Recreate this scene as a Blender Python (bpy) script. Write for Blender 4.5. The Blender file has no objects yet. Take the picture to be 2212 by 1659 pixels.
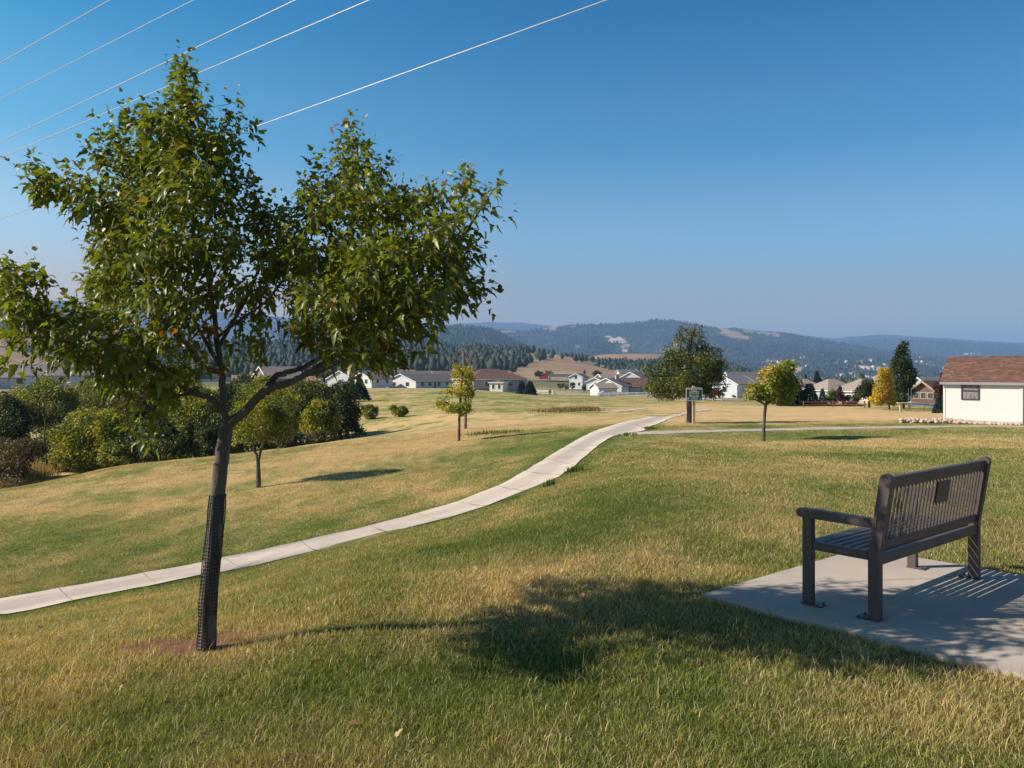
import bpy, math, random
import numpy as np
from mathutils import Vector, Matrix
random.seed(7)
RNG = np.random.default_rng(11)
SC = bpy.context.scene
COL = SC.collection
# ------------------------------------------------------------------ camera
F = 1725.0          # focal length in units of a 2212-wide picture
CX, HY = 1106.0, 800.0   # principal column, horizon row (same units)
EYE = 1.56
cam = bpy.data.cameras.new('camera')
cam.sensor_width = 36
cam.lens = 36 * F / 2212
cam.shift_y = -(829.5 - HY) / 2212
cam.clip_start = 0.05
cam.clip_end = 40000
co = bpy.data.objects.new('camera', cam)
co.location = (0, 0, EYE)
co.rotation_euler = (math.pi / 2, 0, 0)
COL.objects.link(co)
SC.camera = co
# ------------------------------------------------------------------ light
SUN_EL = math.radians(35.5)
SUN_AZ = math.radians(7.0)     # light travels towards +x turned by this much to +y
sdir = Vector((-math.cos(SUN_AZ) * math.cos(SUN_EL), -math.sin(SUN_AZ) * math.cos(SUN_EL), math.sin(SUN_EL)))
sun = bpy.data.lights.new('sun', 'SUN')
sun.energy = 5.0
sun.angle = math.radians(0.53)
sun.color = (1.0, 0.92, 0.78)
so = bpy.data.objects.new('sun', sun)
so.rotation_euler = sdir.to_track_quat('Z', 'Y').to_euler()
COL.objects.link(so)
W = bpy.data.worlds.new('World')
SC.world = W
W.use_nodes = True
nt = W.node_tree
for n in list(nt.nodes):
    nt.nodes.remove(n)
sky = nt.nodes.new('ShaderNodeTexSky')
sky.sky_type = 'NISHITA'
sky.sun_disc = False
sky.sun_elevation = SUN_EL
sky.sun_rotation = math.atan2(sdir.x, sdir.y)
sky.altitude = 1200
sky.air_density = 1.0
sky.dust_density = 0.3
sky.ozone_density = 1.0
bg = nt.nodes.new('ShaderNodeBackground')
bg.inputs[1].default_value = 0.1
wo = nt.nodes.new('ShaderNodeOutputWorld')
# the clear sky deepens upwards: a tint by height above the horizon (world direction)
tcw = nt.nodes.new('ShaderNodeTexCoord')
sx = nt.nodes.new('ShaderNodeSeparateXYZ'); nt.links.new(tcw.outputs['Generated'], sx.inputs[0])
rp = nt.nodes.new('ShaderNodeValToRGB'); nt.links.new(sx.outputs['Z'], rp.inputs[0])
rp.color_ramp.interpolation = 'EASE'
els = rp.color_ramp.elements
els[0].position = 0.0; els[0].color = (0.84, 0.60, 0.47, 1)
els[1].position = 0.60; els[1].color = (0.16, 0.30, 0.38, 1)
for pos, c in ((0.07, (0.83, 0.64, 0.555, 1)), (0.17, (0.64, 0.88, 0.93, 1)), (0.28, (0.24, 0.78, 0.98, 1)), (0.42, (0.04, 0.62, 0.93, 1))):
    e = els.new(pos); e.color = c
mxs = nt.nodes.new('ShaderNodeVectorMath'); mxs.operation = 'MULTIPLY'
nt.links.new(sky.outputs[0], mxs.inputs[0]); nt.links.new(rp.outputs[0], mxs.inputs[1])
# and is paler on the sunward side
rq = nt.nodes.new('ShaderNodeValToRGB'); mq = nt.nodes.new('ShaderNodeMath'); mq.operation = 'MULTIPLY_ADD'; mq.inputs[1].default_value = 0.5; mq.inputs[2].default_value = 0.5
nt.links.new(sx.outputs['X'], mq.inputs[0]); nt.links.new(mq.outputs[0], rq.inputs[0])
e2 = rq.color_ramp.elements
e2[0].position = 0.22; e2[0].color = (0.76, 0.57, 0.47, 1)
e2[1].position = 0.78; e2[1].color = (0.31, 0.36, 0.385, 1)
e = e2.new(0.5); e.color = (0.425, 0.42, 0.415, 1)
m3 = nt.nodes.new('ShaderNodeVectorMath'); m3.operation = 'MULTIPLY'
nt.links.new(mxs.outputs[0], m3.inputs[0]); nt.links.new(rq.outputs[0], m3.inputs[1])
m4 = nt.nodes.new('ShaderNodeVectorMath'); m4.operation = 'SCALE'; m4.inputs['Scale'].default_value = 2.41
nt.links.new(m3.outputs[0], m4.inputs[0])
nt.links.new(m4.outputs[0], bg.inputs[0])
nt.links.new(bg.outputs[0], wo.inputs[0])
SC.view_settings.view_transform = 'Standard'
SC.view_settings.look = 'None'
SC.view_settings.exposure = 0.56
SC.view_settings.gamma = 1.0
SC.render.engine = 'CYCLES'
SC.cycles.max_bounces = 6
SC.cycles.transparent_max_bounces = 8
SC.cycles.volume_bounces = 0
SC.cycles.use_denoising = True

# ------------------------------------------------------------------ helpers
def W3(px, py, d):
    return Vector(((px - CX) / F * d, d, EYE - (py - HY) / F * d))

def hash2(ix, iy, seed):
    h = (ix.astype(np.int64) * 374761393 + iy.astype(np.int64) * 668265263 + seed * 1442695041) & 0xffffffff
    h = ((h ^ (h >> 13)) * 1274126177) & 0xffffffff
    h = h ^ (h >> 16)
    return (h & 0xffffff) / float(0xffffff)

def vnoise(x, y, seed=0):
    x = np.asarray(x, float); y = np.asarray(y, float)
    ix = np.floor(x); iy = np.floor(y)
    fx = x - ix; fy = y - iy
    fx = fx * fx * (3 - 2 * fx); fy = fy * fy * (3 - 2 * fy)
    a = hash2(ix, iy, seed); b = hash2(ix + 1, iy, seed)
    c = hash2(ix, iy + 1, seed); d = hash2(ix + 1, iy + 1, seed)
    return (a * (1 - fx) + b * fx) * (1 - fy) + (c * (1 - fx) + d * fx) * fy

def fbm(x, y, seed=0, oct=4):
    s = 0; a = 1.0; t = 0
    for o in range(oct):
        s = s + a * vnoise(x * 2 ** o, y * 2 ** o, seed + o * 17)
        t += a; a *= 0.5
    return s / t

def sstep(a, b, x):
    t = np.clip((x - a) / (b - a), 0, 1)
    return t * t * (3 - 2 * t)

def tag(o, label=None, cat=None, group=None, kind=None):
    if label: o['label'] = label
    if cat: o['category'] = cat
    if group: o['group'] = group
    if kind: o['kind'] = kind
    return o

def thing(name, label, cat, loc=(0, 0, 0), rz=0, group=None):
    o = bpy.data.objects.new(name, None)
    o.empty_display_size = 0.2
    COL.objects.link(o)
    o.location = loc
    o.rotation_euler = (0, 0, rz)
    return tag(o, label, cat, group)

def dup(root, loc, rz=None, label=None, scale=None):
    r = root.copy(); COL.objects.link(r); r.location = loc
    if rz is not None: r.rotation_euler = (0, 0, rz)
    if label: r['label'] = label
    if scale: r.scale = (scale,) * 3
    for ch in list(root.children):
        c = ch.copy(); COL.objects.link(c); c.parent = r
        for g in list(ch.children):
            k = g.copy(); COL.objects.link(k); k.parent = c
    return r

def np_mesh(name, verts, faces, mat, parent=None, col=None, smooth=False, kind=None):
    """verts (n,3); faces (m,k) or list of such arrays"""
    verts = np.asarray(verts, np.float32)
    fl = faces if isinstance(faces, list) else [faces]
    me = bpy.data.meshes.new(name)
    me.vertices.add(len(verts))
    me.vertices.foreach_set('co', verts.ravel())
    idx = np.concatenate([np.asarray(f, np.int32).ravel() for f in fl])
    tot = np.concatenate([np.full(len(f), f.shape[1], np.int32) for f in fl])
    st = np.zeros(len(tot), np.int32); st[1:] = np.cumsum(tot)[:-1]
    me.loops.add(len(idx)); me.loops.foreach_set('vertex_index', idx)
    me.polygons.add(len(tot))
    me.polygons.foreach_set('loop_start', st)
    me.polygons.foreach_set('loop_total', tot)
    if smooth:
        me.polygons.foreach_set('use_smooth', np.ones(len(tot), bool))
    if col is not None:
        a = me.color_attributes.new('Col', 'FLOAT_COLOR', 'POINT')
        c4 = np.ones((len(verts), 4), np.float32); c4[:, :3] = col
        a.data.foreach_set('color', c4.ravel())
    me.update(calc_edges=True)
    me.materials.append(mat)
    o = bpy.data.objects.new(name, me)
    COL.objects.link(o)
    if parent: o.parent = parent
    if kind: o['kind'] = kind
    return o

class MB:
    """mesh builder: boxes, tubes, prisms gathered into one mesh"""
    def __init__(s): s.v = []; s.f = []
    def add(s, vs, fs):
        b = len(s.v); s.v += [tuple(v) for v in vs]; s.f += [tuple(b + i for i in f) for f in fs]; return s
    def box(s, c, size, M=None, bev=0.0):
        x, y, z = [q / 2 for q in size]
        if bev > 0:
            b = bev
            pts = []
            ring = lambda k, zz: [(-x + k, -y, zz), (x - k, -y, zz), (x, -y + k, zz), (x, y - k, zz), (x - k, y, zz), (-x + k, y, zz), (-x, y - k, zz), (-x, -y + k, zz)]
            def inset(zz):
                return [(-x + b, -y + b, zz), (x - b, -y + b, zz), (x - b, -y + b, zz), (x - b, y - b, zz), (x - b, y - b, zz), (-x + b, y - b, zz), (-x + b, y - b, zz), (-x + b, -y + b, zz)]
            vs = ring(b, -z + b) + ring(b, z - b)
            lo = [(-x + b, -y + b, -z), (x - b, -y + b, -z), (x - b, y - b, -z), (-x + b, y - b, -z)]
            hi = [(p[0], p[1], z) for p in lo]
            vs = vs + lo + hi
            fs = [(i, (i + 1) % 8, 8 + (i + 1) % 8, 8 + i) for i in range(8)]
            L = 16; H = 20
            for k in range(4):
                a0 = 2 * k; a1 = 2 * k + 1; pm = (2 * k - 1) % 8
                fs.append((L + k, L + (k + 1) % 4, a1, a0)); fs.append((L + k, a0, pm))
                fs.append((8 + a0, 8 + a1, H + (k + 1) % 4, H + k)); fs.append((8 + pm, 8 + a0, H + k))
            fs.append((L + 3, L + 2, L + 1, L)); fs.append((H, H + 1, H + 2, H + 3))
        else:
            vs = [(i * x, j * y, k * z) for k in (-1, 1) for j in (-1, 1) for i in (-1, 1)]
            fs = [(0, 2, 3, 1), (4, 5, 7, 6), (0, 1, 5, 4), (2, 6, 7, 3), (0, 4, 6, 2), (1, 3, 7, 5)]
        c = Vector(c)
        out = []
        for v in vs:
            v = Vector(v)
            if M: v = M @ v
            out.append(v + c)
        return s.add(out, fs)
    def tube(s, pts, rad, n=8, cap=True):
        pts = [Vector(p) for p in pts]
        if not hasattr(rad, '__len__'): rad = [rad] * len(pts)
        vs = []; fs = []
        up = None
        for i, p in enumerate(pts):
            t = (pts[min(i + 1, len(pts) - 1)] - pts[max(i - 1, 0)])
            if t.length < 1e-9: t = Vector((0, 0, 1))
            t.normalize()
            if up is None:
                up = Vector((1, 0, 0)) if abs(t.x) < 0.8 else Vector((0, 1, 0))
            a = (up - t * up.dot(t)).normalized(); b = t.cross(a); up = a
            for k in range(n):
                th = 2 * math.pi * k / n
                vs.append(p + (a * math.cos(th) + b * math.sin(th)) * rad[i])
        for i in range(len(pts) - 1):
            for k in range(n):
                fs.append((i * n + k, i * n + (k + 1) % n, (i + 1) * n + (k + 1) % n, (i + 1) * n + k))
        if cap:
            fs.append(tuple(range(n - 1, -1, -1))); m = (len(pts) - 1) * n
            fs.append(tuple(m + k for k in range(n)))
        return s.add(vs, fs)
    def prism(s, poly, ax, t0, t1):
        """poly of 2-D points extruded along axis ax from t0 to t1"""
        n = len(poly)
        def P(p, t):
            return {0: (t, p[0], p[1]), 1: (p[0], t, p[1]), 2: (p[0], p[1], t)}[ax]
        vs = [P(p, t0) for p in poly] + [P(p, t1) for p in poly]
        fs = [(i, (i + 1) % n, n + (i + 1) % n, n + i) for i in range(n)]
        fs += [tuple(range(n - 1, -1, -1)), tuple(range(n, 2 * n))]
        return s.add(vs, fs)
    def build(s, name, mat, parent=None, smooth=False):
        me = bpy.data.meshes.new(name)
        me.from_pydata([tuple(v) for v in s.v], [], s.f)
        import bmesh
        bm = bmesh.new(); bm.from_mesh(me)
        bmesh.ops.recalc_face_normals(bm, faces=bm.faces)
        bm.to_mesh(me); bm.free()
        if smooth:
            for p in me.polygons: p.use_smooth = True
        me.materials.append(mat)
        o = bpy.data.objects.new(name, me); COL.objects.link(o)
        if parent: o.parent = parent
        return o

# ------------------------------------------------------------------ materials
def mat_new(name):
    m = bpy.data.materials.new(name); m.use_nodes = True
    t = m.node_tree
    return m, t, t.nodes['Principled BSDF'], t.nodes, t.links

def pmat(name, rgb, rough=0.6, metal=0.0, var=0.12, scale=8.0, bump=0.0, bscale=60.0, spec=0.5, stretch=None):
    """a colour broken by object-space noise, with an optional bump"""
    m, t, p, N, L = mat_new(name)
    tc = N.new('ShaderNodeTexCoord')
    mp = N.new('ShaderNodeMapping'); L.new(tc.outputs['Object'], mp.inputs[0])
    if stretch: mp.inputs['Scale'].default_value = stretch
    no = N.new('ShaderNodeTexNoise'); no.inputs['Scale'].default_value = scale; no.inputs['Detail'].default_value = 5
    L.new(mp.outputs[0], no.inputs[0])
    mr = N.new('ShaderNodeMapRange'); mr.inputs[1].default_value = 0.3; mr.inputs[2].default_value = 0.7
    mr.inputs[3].default_value = 1 - var; mr.inputs[4].default_value = 1 + var
    L.new(no.outputs['Fac'], mr.inputs[0])
    mx = N.new('ShaderNodeVectorMath'); mx.operation = 'SCALE'; mx.inputs[0].default_value = rgb
    L.new(mr.outputs[0], mx.inputs['Scale'])
    L.new(mx.outputs[0], p.inputs['Base Color'])
    p.inputs['Roughness'].default_value = rough
    p.inputs['Metallic'].default_value = metal
    p.inputs['Specular IOR Level'].default_value = spec
    if bump > 0:
        n2 = N.new('ShaderNodeTexNoise'); n2.inputs['Scale'].default_value = bscale; n2.inputs['Detail'].default_value = 6
        L.new(mp.outputs[0], n2.inputs[0])
        b = N.new('ShaderNodeBump'); b.inputs['Strength'].default_value = bump; b.inputs['Distance'].default_value = 0.01
        L.new(n2.outputs['Fac'], b.inputs['Height']); L.new(b.outputs[0], p.inputs['Normal'])
    return m

def leaf_mat(name, rough=0.45, trans=0.3, spec=0.5, gain=1.0):
    m, t, p, N, L = mat_new(name)
    at = N.new('ShaderNodeAttribute'); at.attribute_name = 'Col'
    p.inputs['Roughness'].default_value = rough
    p.inputs['Specular IOR Level'].default_value = spec
    L.new(at.outputs['Color'], p.inputs['Base Color'])
    tr = N.new('ShaderNodeBsdfTranslucent')
    mx = N.new('ShaderNodeVectorMath'); mx.operation = 'MULTIPLY'; mx.inputs[1].default_value = (1.35 * gain, 1.3 * gain, 0.5 * gain)
    L.new(at.outputs['Color'], mx.inputs[0]); L.new(mx.outputs[0], tr.inputs['Color'])
    ms = N.new('ShaderNodeMixShader'); ms.inputs[0].default_value = trans
    L.new(p.outputs[0], ms.inputs[1]); L.new(tr.outputs[0], ms.inputs[2])
    L.new(ms.outputs[0], N['Material Output'].inputs['Surface'])
    return m

def ground_mat(name, scale_near=9.0, rough=0.95, amp=0.3):
    m, t, p, N, L = mat_new(name)
    at = N.new('ShaderNodeAttribute'); at.attribute_name = 'Col'
    ge = N.new('ShaderNodeNewGeometry')
    n1 = N.new('ShaderNodeTexNoise'); n1.inputs['Scale'].default_value = scale_near; n1.inputs['Detail'].default_value = 8; n1.inputs['Roughness'].default_value = 0.7
    n2 = N.new('ShaderNodeTexNoise'); n2.inputs['Scale'].default_value = scale_near / 9; n2.inputs['Detail'].default_value = 6; n2.inputs['Roughness'].default_value = 0.65
    L.new(ge.outputs['Position'], n1.inputs[0]); L.new(ge.outputs['Position'], n2.inputs[0])
    m1 = N.new('ShaderNodeMapRange'); m1.inputs[1].default_value = 0.3; m1.inputs[2].default_value = 0.7; m1.inputs[3].default_value = 1 - amp; m1.inputs[4].default_value = 1 + amp
    m2 = N.new('ShaderNodeMapRange'); m2.inputs[1].default_value = 0.3; m2.inputs[2].default_value = 0.7; m2.inputs[3].default_value = 1 - amp * 0.7; m2.inputs[4].default_value = 1 + amp * 0.7
    L.new(n1.outputs['Fac'], m1.inputs[0]); L.new(n2.outputs['Fac'], m2.inputs[0])
    mu = N.new('ShaderNodeMath'); mu.operation = 'MULTIPLY'; L.new(m1.outputs[0], mu.inputs[0]); L.new(m2.outputs[0], mu.inputs[1])
    sc = N.new('ShaderNodeVectorMath'); sc.operation = 'SCALE'; L.new(at.outputs['Color'], sc.inputs[0]); L.new(mu.outputs[0], sc.inputs['Scale'])
    L.new(sc.outputs[0], p.inputs['Base Color'])
    p.inputs['Roughness'].default_value = rough; p.inputs['Specular IOR Level'].default_value = 0.15
    b = N.new('ShaderNodeBump'); b.inputs['Strength'].default_value = 0.5; b.inputs['Distance'].default_value = 0.04
    L.new(n1.outputs['Fac'], b.inputs['Height']); L.new(b.outputs[0], p.inputs['Normal'])
    return m

M = {}
M['ground'] = ground_mat('ground')
M['far_ground'] = ground_mat('far_ground', 0.03, amp=0.25)
M['blade'] = leaf_mat('grass_blade', 0.6, 0.3, 0.25)
M['leaf'] = leaf_mat('leaf', 0.42, 0.38, 0.5)
M['leaf_small'] = leaf_mat('leaf_small', 0.5, 0.28, 0.35)
M['needle'] = leaf_mat('needle', 0.7, 0.05, 0.2)
M['bark'] = pmat('bark', (0.11, 0.088, 0.074), 0.85, var=0.55, scale=9, bump=1.0, bscale=30, stretch=(1, 1, 0.35))
M['bark_grey'] = pmat('bark_grey', (0.16, 0.13, 0.11), 0.9, var=0.3, scale=10, bump=0.5)
M['dead_wood'] = pmat('dead_wood', (0.2, 0.15, 0.13), 0.9, var=0.25)
M['concrete'] = None

def concrete(name, rgb):
    m, t, p, N, L = mat_new(name)
    ge = N.new('ShaderNodeNewGeometry')
    a = N.new('ShaderNodeTexNoise'); a.inputs['Scale'].default_value = 1.3; a.inputs['Detail'].default_value = 6
    b = N.new('ShaderNodeTexNoise'); b.inputs['Scale'].default_value = 140; b.inputs['Detail'].default_value = 3
    L.new(ge.outputs['Position'], a.inputs[0]); L.new(ge.outputs['Position'], b.inputs[0])
    ra = N.new('ShaderNodeMapRange'); ra.inputs[1].default_value = .3; ra.inputs[2].default_value = .7; ra.inputs[3].default_value = .86; ra.inputs[4].default_value = 1.1
    rb = N.new('ShaderNodeMapRange'); rb.inputs[1].default_value = .3; rb.inputs[2].default_value = .7; rb.inputs[3].default_value = .86; rb.inputs[4].default_value = 1.14
    L.new(a.outputs['Fac'], ra.inputs[0]); L.new(b.outputs['Fac'], rb.inputs[0])
    mu = N.new('ShaderNodeMath'); mu.operation = 'MULTIPLY'; L.new(ra.outputs[0], mu.inputs[0]); L.new(rb.outputs[0], mu.inputs[1])
    s = N.new('ShaderNodeVectorMath'); s.operation = 'SCALE'; s.inputs[0].default_value = rgb; L.new(mu.outputs[0], s.inputs['Scale'])
    L.new(s.outputs[0], p.inputs['Base Color'])
    p.inputs['Roughness'].default_value = 0.9; p.inputs['Specular IOR Level'].default_value = 0.2
    bu = N.new('ShaderNodeBump'); bu.inputs['Strength'].default_value = 0.25; bu.inputs['Distance'].default_value = 0.004
    L.new(b.outputs['Fac'], bu.inputs['Height']); L.new(bu.outputs[0], p.inputs['Normal'])
    return m
M['concrete'] = concrete('concrete', (0.465, 0.39, 0.335))
M['joint'] = pmat('joint', (0.33, 0.28, 0.235), 0.95)
M['bench'] = pmat('bench_metal', (0.082, 0.062, 0.058), 0.45, metal=0.0, var=0.06, bump=0.15, bscale=300)
M['plastic'] = pmat('black_plastic', (0.012, 0.012, 0.013), 0.45, var=0.1)
M['post_wood'] = pmat('post_wood', (0.5, 0.33, 0.2), 0.8, var=0.15, scale=20, stretch=(1, 1, .1))
M['asphalt'] = pmat('asphalt', (0.2, 0.185, 0.17), 0.9, var=0.1, scale=.5)
M['glass'] = pmat('glass', (0.04, 0.05, 0.06), 0.08, var=0.05, spec=0.8)
M['white'] = pmat('white_paint', (0.78, 0.77, 0.74), 0.6, var=0.04, scale=2)
M['red_soil'] = None

# ------------------------------------------------------------------ terrain
COLS = {
 -900: [(4,1473),(5,1420),(6.5,1390),(10,1365),(14,1320),(20,1220),(27,1130),(34,1080),(45,1090),(60,1010),(80,930),(110,880),(150,850),(200,842),(300,838),(600,828),(1500,848),(14000,805)],
 0: [(4,1470),(5,1400),(6.5,1362),(8,1347),(10,1338),(12,1326),(14,1290),(16,1250),(19.5,1180),(24,1120),(27,1092),(31,1062),(34,1052),(38,1062),(45,1060),(60,1000),(80,930),(110,878),(150,846),(200,838),(300,836),(600,828),(1500,848),(14000,805)],
 250: [(4,1470),(4.6,1407),(5.5,1370),(7,1337),(9,1313),(11.5,1296),(14,1270),(16,1232),(18,1190),(22,1130),(26,1083),(30,1047),(36,1015),(40,1001),(47,1020),(58,985),(75,920),(110,868),(150,845),(200,838),(300,836),(600,828),(1500,848),(14000,805)],
 440: [(4,1470),(4.6,1405),(5.5,1352),(7,1312),(9,1284),(11.5,1266),(14,1252),(16,1218),(18,1180),(22,1120),(26,1070),(30,1035),(36,1003),(41,980),(48,1000),(58,970),(75,910),(110,862),(150,845),(200,838),(300,836),(600,828),(1500,848),(14000,805)],
 780: [(4,1473),(5,1338),(6,1262),(8,1212),(11,1185),(14,1160),(17.5,1122),(21,1080),(26,1030),(32,985),(40,952),(46,941),(54,948),(62,925),(80,892),(110,864),(150,846),(220,838),(300,837),(380,836),(455,824),(480,823),(520,826),(700,830),(1500,848),(14000,805)],
 1000: [(4,1473),(5,1338),(6,1250),(8,1180),(11,1135),(15,1108),(19,1070),(24,1025),(30,982),(35,955),(42,928),(55,906),(75,880),(110,852),(150,843),(220,839),(300,838),(380,836),(455,823),(480,822),(520,826),(700,830),(1500,848),(14000,805)],
 1200: [(4,1473),(5,1338),(6,1248),(8,1155),(11,1088),(15,1042),(20,1010),(25,980),(30,952),(38,925),(50,903),(70,885),(95,869),(130,860),(180,856),(260,853),(340,848),(455,823),(480,822),(520,826),(700,830),(1500,848),(14000,805)],
 1400: [(4,1473),(5,1338),(6,1248),(8,1140),(11,1060),(15,1010),(20,975),(25,953),(32,932),(40,917),(55,897),(75,884),(100,872),(130,863),(200,854),(260,853),(340,850),(455,832),(480,831),(520,834),(700,834),(1500,848),(14000,805)],
 1650: [(4,1473),(5,1338),(6,1248),(8,1142),(12,1040),(18,990),(24,967),(28,952),(33,930),(42,912),(60,893),(85,880),(110,873),(140,871),(180,870),(260,868),(400,862),(900,850),(1500,848),(14000,805)],
 2100: [(4,1473),(5,1338),(6,1248),(8,1140),(12,1035),(18,985),(26,945),(33,923.5),(36,920),(40,909),(55,893),(80,881),(110,875),(140,873),(180,872),(260,870),(400,864),(900,850),(1500,848),(14000,805)],
 3000: [(4,1473),(5,1338),(6,1248),(8,1140),(12,1035),(18,985),(26,950),(33,930),(36,925),(40,915),(55,895),(80,881),(110,876),(140,874),(180,872),(260,870),(400,864),(900,850),(1500,848),(14000,805)],
}
_pk = sorted(COLS)
LD = np.linspace(math.log(3.0), math.log(14000), 700)
DD = np.exp(LD)
PXG = np.arange(-900, 3001, 20.0)
_tab = []
for k in _pk:
    c = [(2.0, None), (3.0, None)] + COLS[k]
    ds = np.array([q[0] for q in c]); zs = np.array([0.0 if q[1] is None else EYE - (q[1] - HY) / F * q[0] for q in c])
    z = np.interp(DD, ds, zs)
    # smooth along distance
    ker = np.exp(-0.5 * (np.arange(-9, 10) / 4.0) ** 2); ker /= ker.sum()
    zp = np.pad(z, 9, mode='edge'); z = np.convolve(zp, ker, 'valid')
    _tab.append(z)
_tab = np.array(_tab)
# smooth (catmull-like) interpolation across columns
ZG = np.zeros((len(PXG), len(DD)))
pk = np.array(_pk, float)
for i, px in enumerate(PXG):
    j = min(max(np.searchsorted(pk, px, 'right') - 1, 0), len(pk) - 2)
    t = (px - pk[j]) / (pk[j + 1] - pk[j]); t = min(max(t, 0), 1)
    ZG[i] = _tab[j] * (1 - t) + _tab[j + 1] * t
ker = np.exp(-0.5 * (np.arange(-6, 7) / 2.2) ** 2); ker /= ker.sum()
ZP = np.pad(ZG, ((6, 6), (0, 0)), mode='edge')
ZG = sum(ker[i] * ZP[i:i + len(PXG)] for i in range(13))
GZ0 = -0.03
def H(x, y):
    x = np.asarray(x, float); y = np.asarray(y, float)
    yy = np.maximum(y, 3.0)
    px = np.clip(CX + F * x / yy, -900, 2999.9)
    u = (px + 900) / 20.0
    v = (np.log(np.minimum(yy, 13900)) - LD[0]) / (LD[1] - LD[0])
    i = np.clip(u.astype(int), 0, len(PXG) - 2); j = np.clip(v.astype(int), 0, len(DD) - 2)
    fu = u - i; fv = v - j
    z = (ZG[i, j] * (1 - fu) + ZG[i + 1, j] * fu) * (1 - fv) + (ZG[i, j + 1] * (1 - fu) + ZG[i + 1, j + 1] * fu) * fv
    r = np.hypot(x, y)
    z = z + GZ0 + (fbm(x * 0.35, y * 0.35, 5, 3) - 0.5) * 0.10 * sstep(7, 20, r) + (fbm(x * 0.02, y * 0.02, 9, 3) - 0.5) * 2.0 * sstep(200, 600, r)
    z = z + (fbm(x * 1.7, y * 1.7, 6, 2) - 0.5) * 0.03 * sstep(3, 5, r)
    return z
def hz(x, y): return float(H(np.array([x]), np.array([y]))[0])
_ds = np.exp(np.linspace(math.log(3.2), math.log(3000), 5000))
def hit(px, py):
    """first terrain point seen at a picture position"""
    x = (px - CX) / F * _ds
    z = H(x, _ds)
    pyy = HY + (EYE - z) / _ds * F
    k = np.argmax(pyy <= py)
    d = _ds[k]
    return Vector(((px - CX) / F * d, d, float(z[k])))
def hitd(px, py):
    return hit(px, py).y

def poly_world(pts): return [hit(*p) for p in pts]

# slab under the bench (a real rectangle in the world)
SU = Vector((0.772, 0.635, 0)); SV = Vector((0.66, -0.75, 0)).normalized()
S0 = Vector((1.32, 5.57, 0))
slab = [S0, S0 + SU * 2.27, S0 + SU * 2.27 + SV * 3.6, S0 + SV * 3.6]
# path edges traced once, then dropped onto the terrain
PL = [(-260,1335),(-120,1316),(0,1295),(127,1273),(308,1240),(433,1217.5),(481,1206),(631,1176),(766,1146),(858,1123),(981,1087.7),(1073,1052),(1135,1018.5),(1212,971),(1283,933),(1313,923),(1350,912),(1403,901),(1432,901),(1456,896.4),(1484,890.6),(1519,884.4),(1535,883.7)]
PR = [(-260,1368),(-120,1351),(0,1331.7),(156,1300),(342,1264.4),(423,1246),(475,1238.7),(654,1201),(766,1177.6),(858,1150.8),(981,1117),(1073,1087.7),(1147,1063),(1196.5,1038.5),(1227,1017),(1258,992),(1289,966),(1313,949),(1335,940.6),(1392,932.6),(1396,925),(1422,916),(1445,905.6),(1486,894),(1500,890.6),(1537,885.5)]
ST = [(1392,932.6),(1484,929.9),(1560,927),(1701.5,925),(1859,922.4),(2212,919.5),(2500,918)]
SB = [(1335,940.6),(1357,941.4),(1456,938),(1560,934.5),(1701.5,930),(1859,926.5),(2212,923),(2500,921)]
wPL, wPR, wST, wSB = [poly_world(a) for a in (PL, PR, ST, SB)]

def inpoly(x, y, poly):
    c = np.zeros(x.shape, bool)
    n = len(poly)
    for i in range(n):
        x1, y1 = poly[i][0], poly[i][1]; x2, y2 = poly[(i + 1) % n][0], poly[(i + 1) % n][1]
        if y1 == y2: continue
        k = ((y1 > y) != (y2 > y)) & (x < (x2 - x1) * (y - y1) / (y2 - y1) + x1)
        c ^= k
    return c
def polyarr(pts, n=160):
    p = np.array([(q.x, q.y) for q in pts]); s = np.r_[0, np.cumsum(np.hypot(*np.diff(p, axis=0).T))]
    t = np.linspace(0, s[-1], n)
    return np.c_[np.interp(t, s, p[:, 0]), np.interp(t, s, p[:, 1])]
main_poly = list(map(tuple, polyarr(wPL))) + list(map(tuple, polyarr(wPR)))[::-1]
side_poly = list(map(tuple, polyarr(wST))) + list(map(tuple, polyarr(wSB)))[::-1]
def inner_poly(A_, B_, t=.07):
    a = polyarr(A_, 160); b = polyarr(B_, 400); near = np.array([b[np.argmin(np.hypot(b[:, 0] - p[0], b[:, 1] - p[1]))] for p in a])
    return list(map(tuple, a + (near - a) * t)) + list(map(tuple, a + (near - a) * (1 - t)))[::-1]
def dist_line(x, y, pts, n=90):
    a = polyarr(pts, n); m = np.full(x.shape, 1e9)
    for q in a: m = np.minimum(m, (x - q[0]) ** 2 + (y - q[1]) ** 2)
    return np.sqrt(m)

# colour of the turf -------------------------------------------------------
TREE_BASE = hit(445, 1402)
GREEN = np.array((0.135, 0.165, 0.036)); DEEP = np.array((0.07, 0.12, 0.022)); OLIVE = np.array((0.235, 0.21, 0.072))
STRAW = np.array((0.46, 0.325, 0.15)); TAN = np.array((0.52, 0.345, 0.17)); SOIL = np.array((0.42, 0.215, 0.12))
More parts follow.
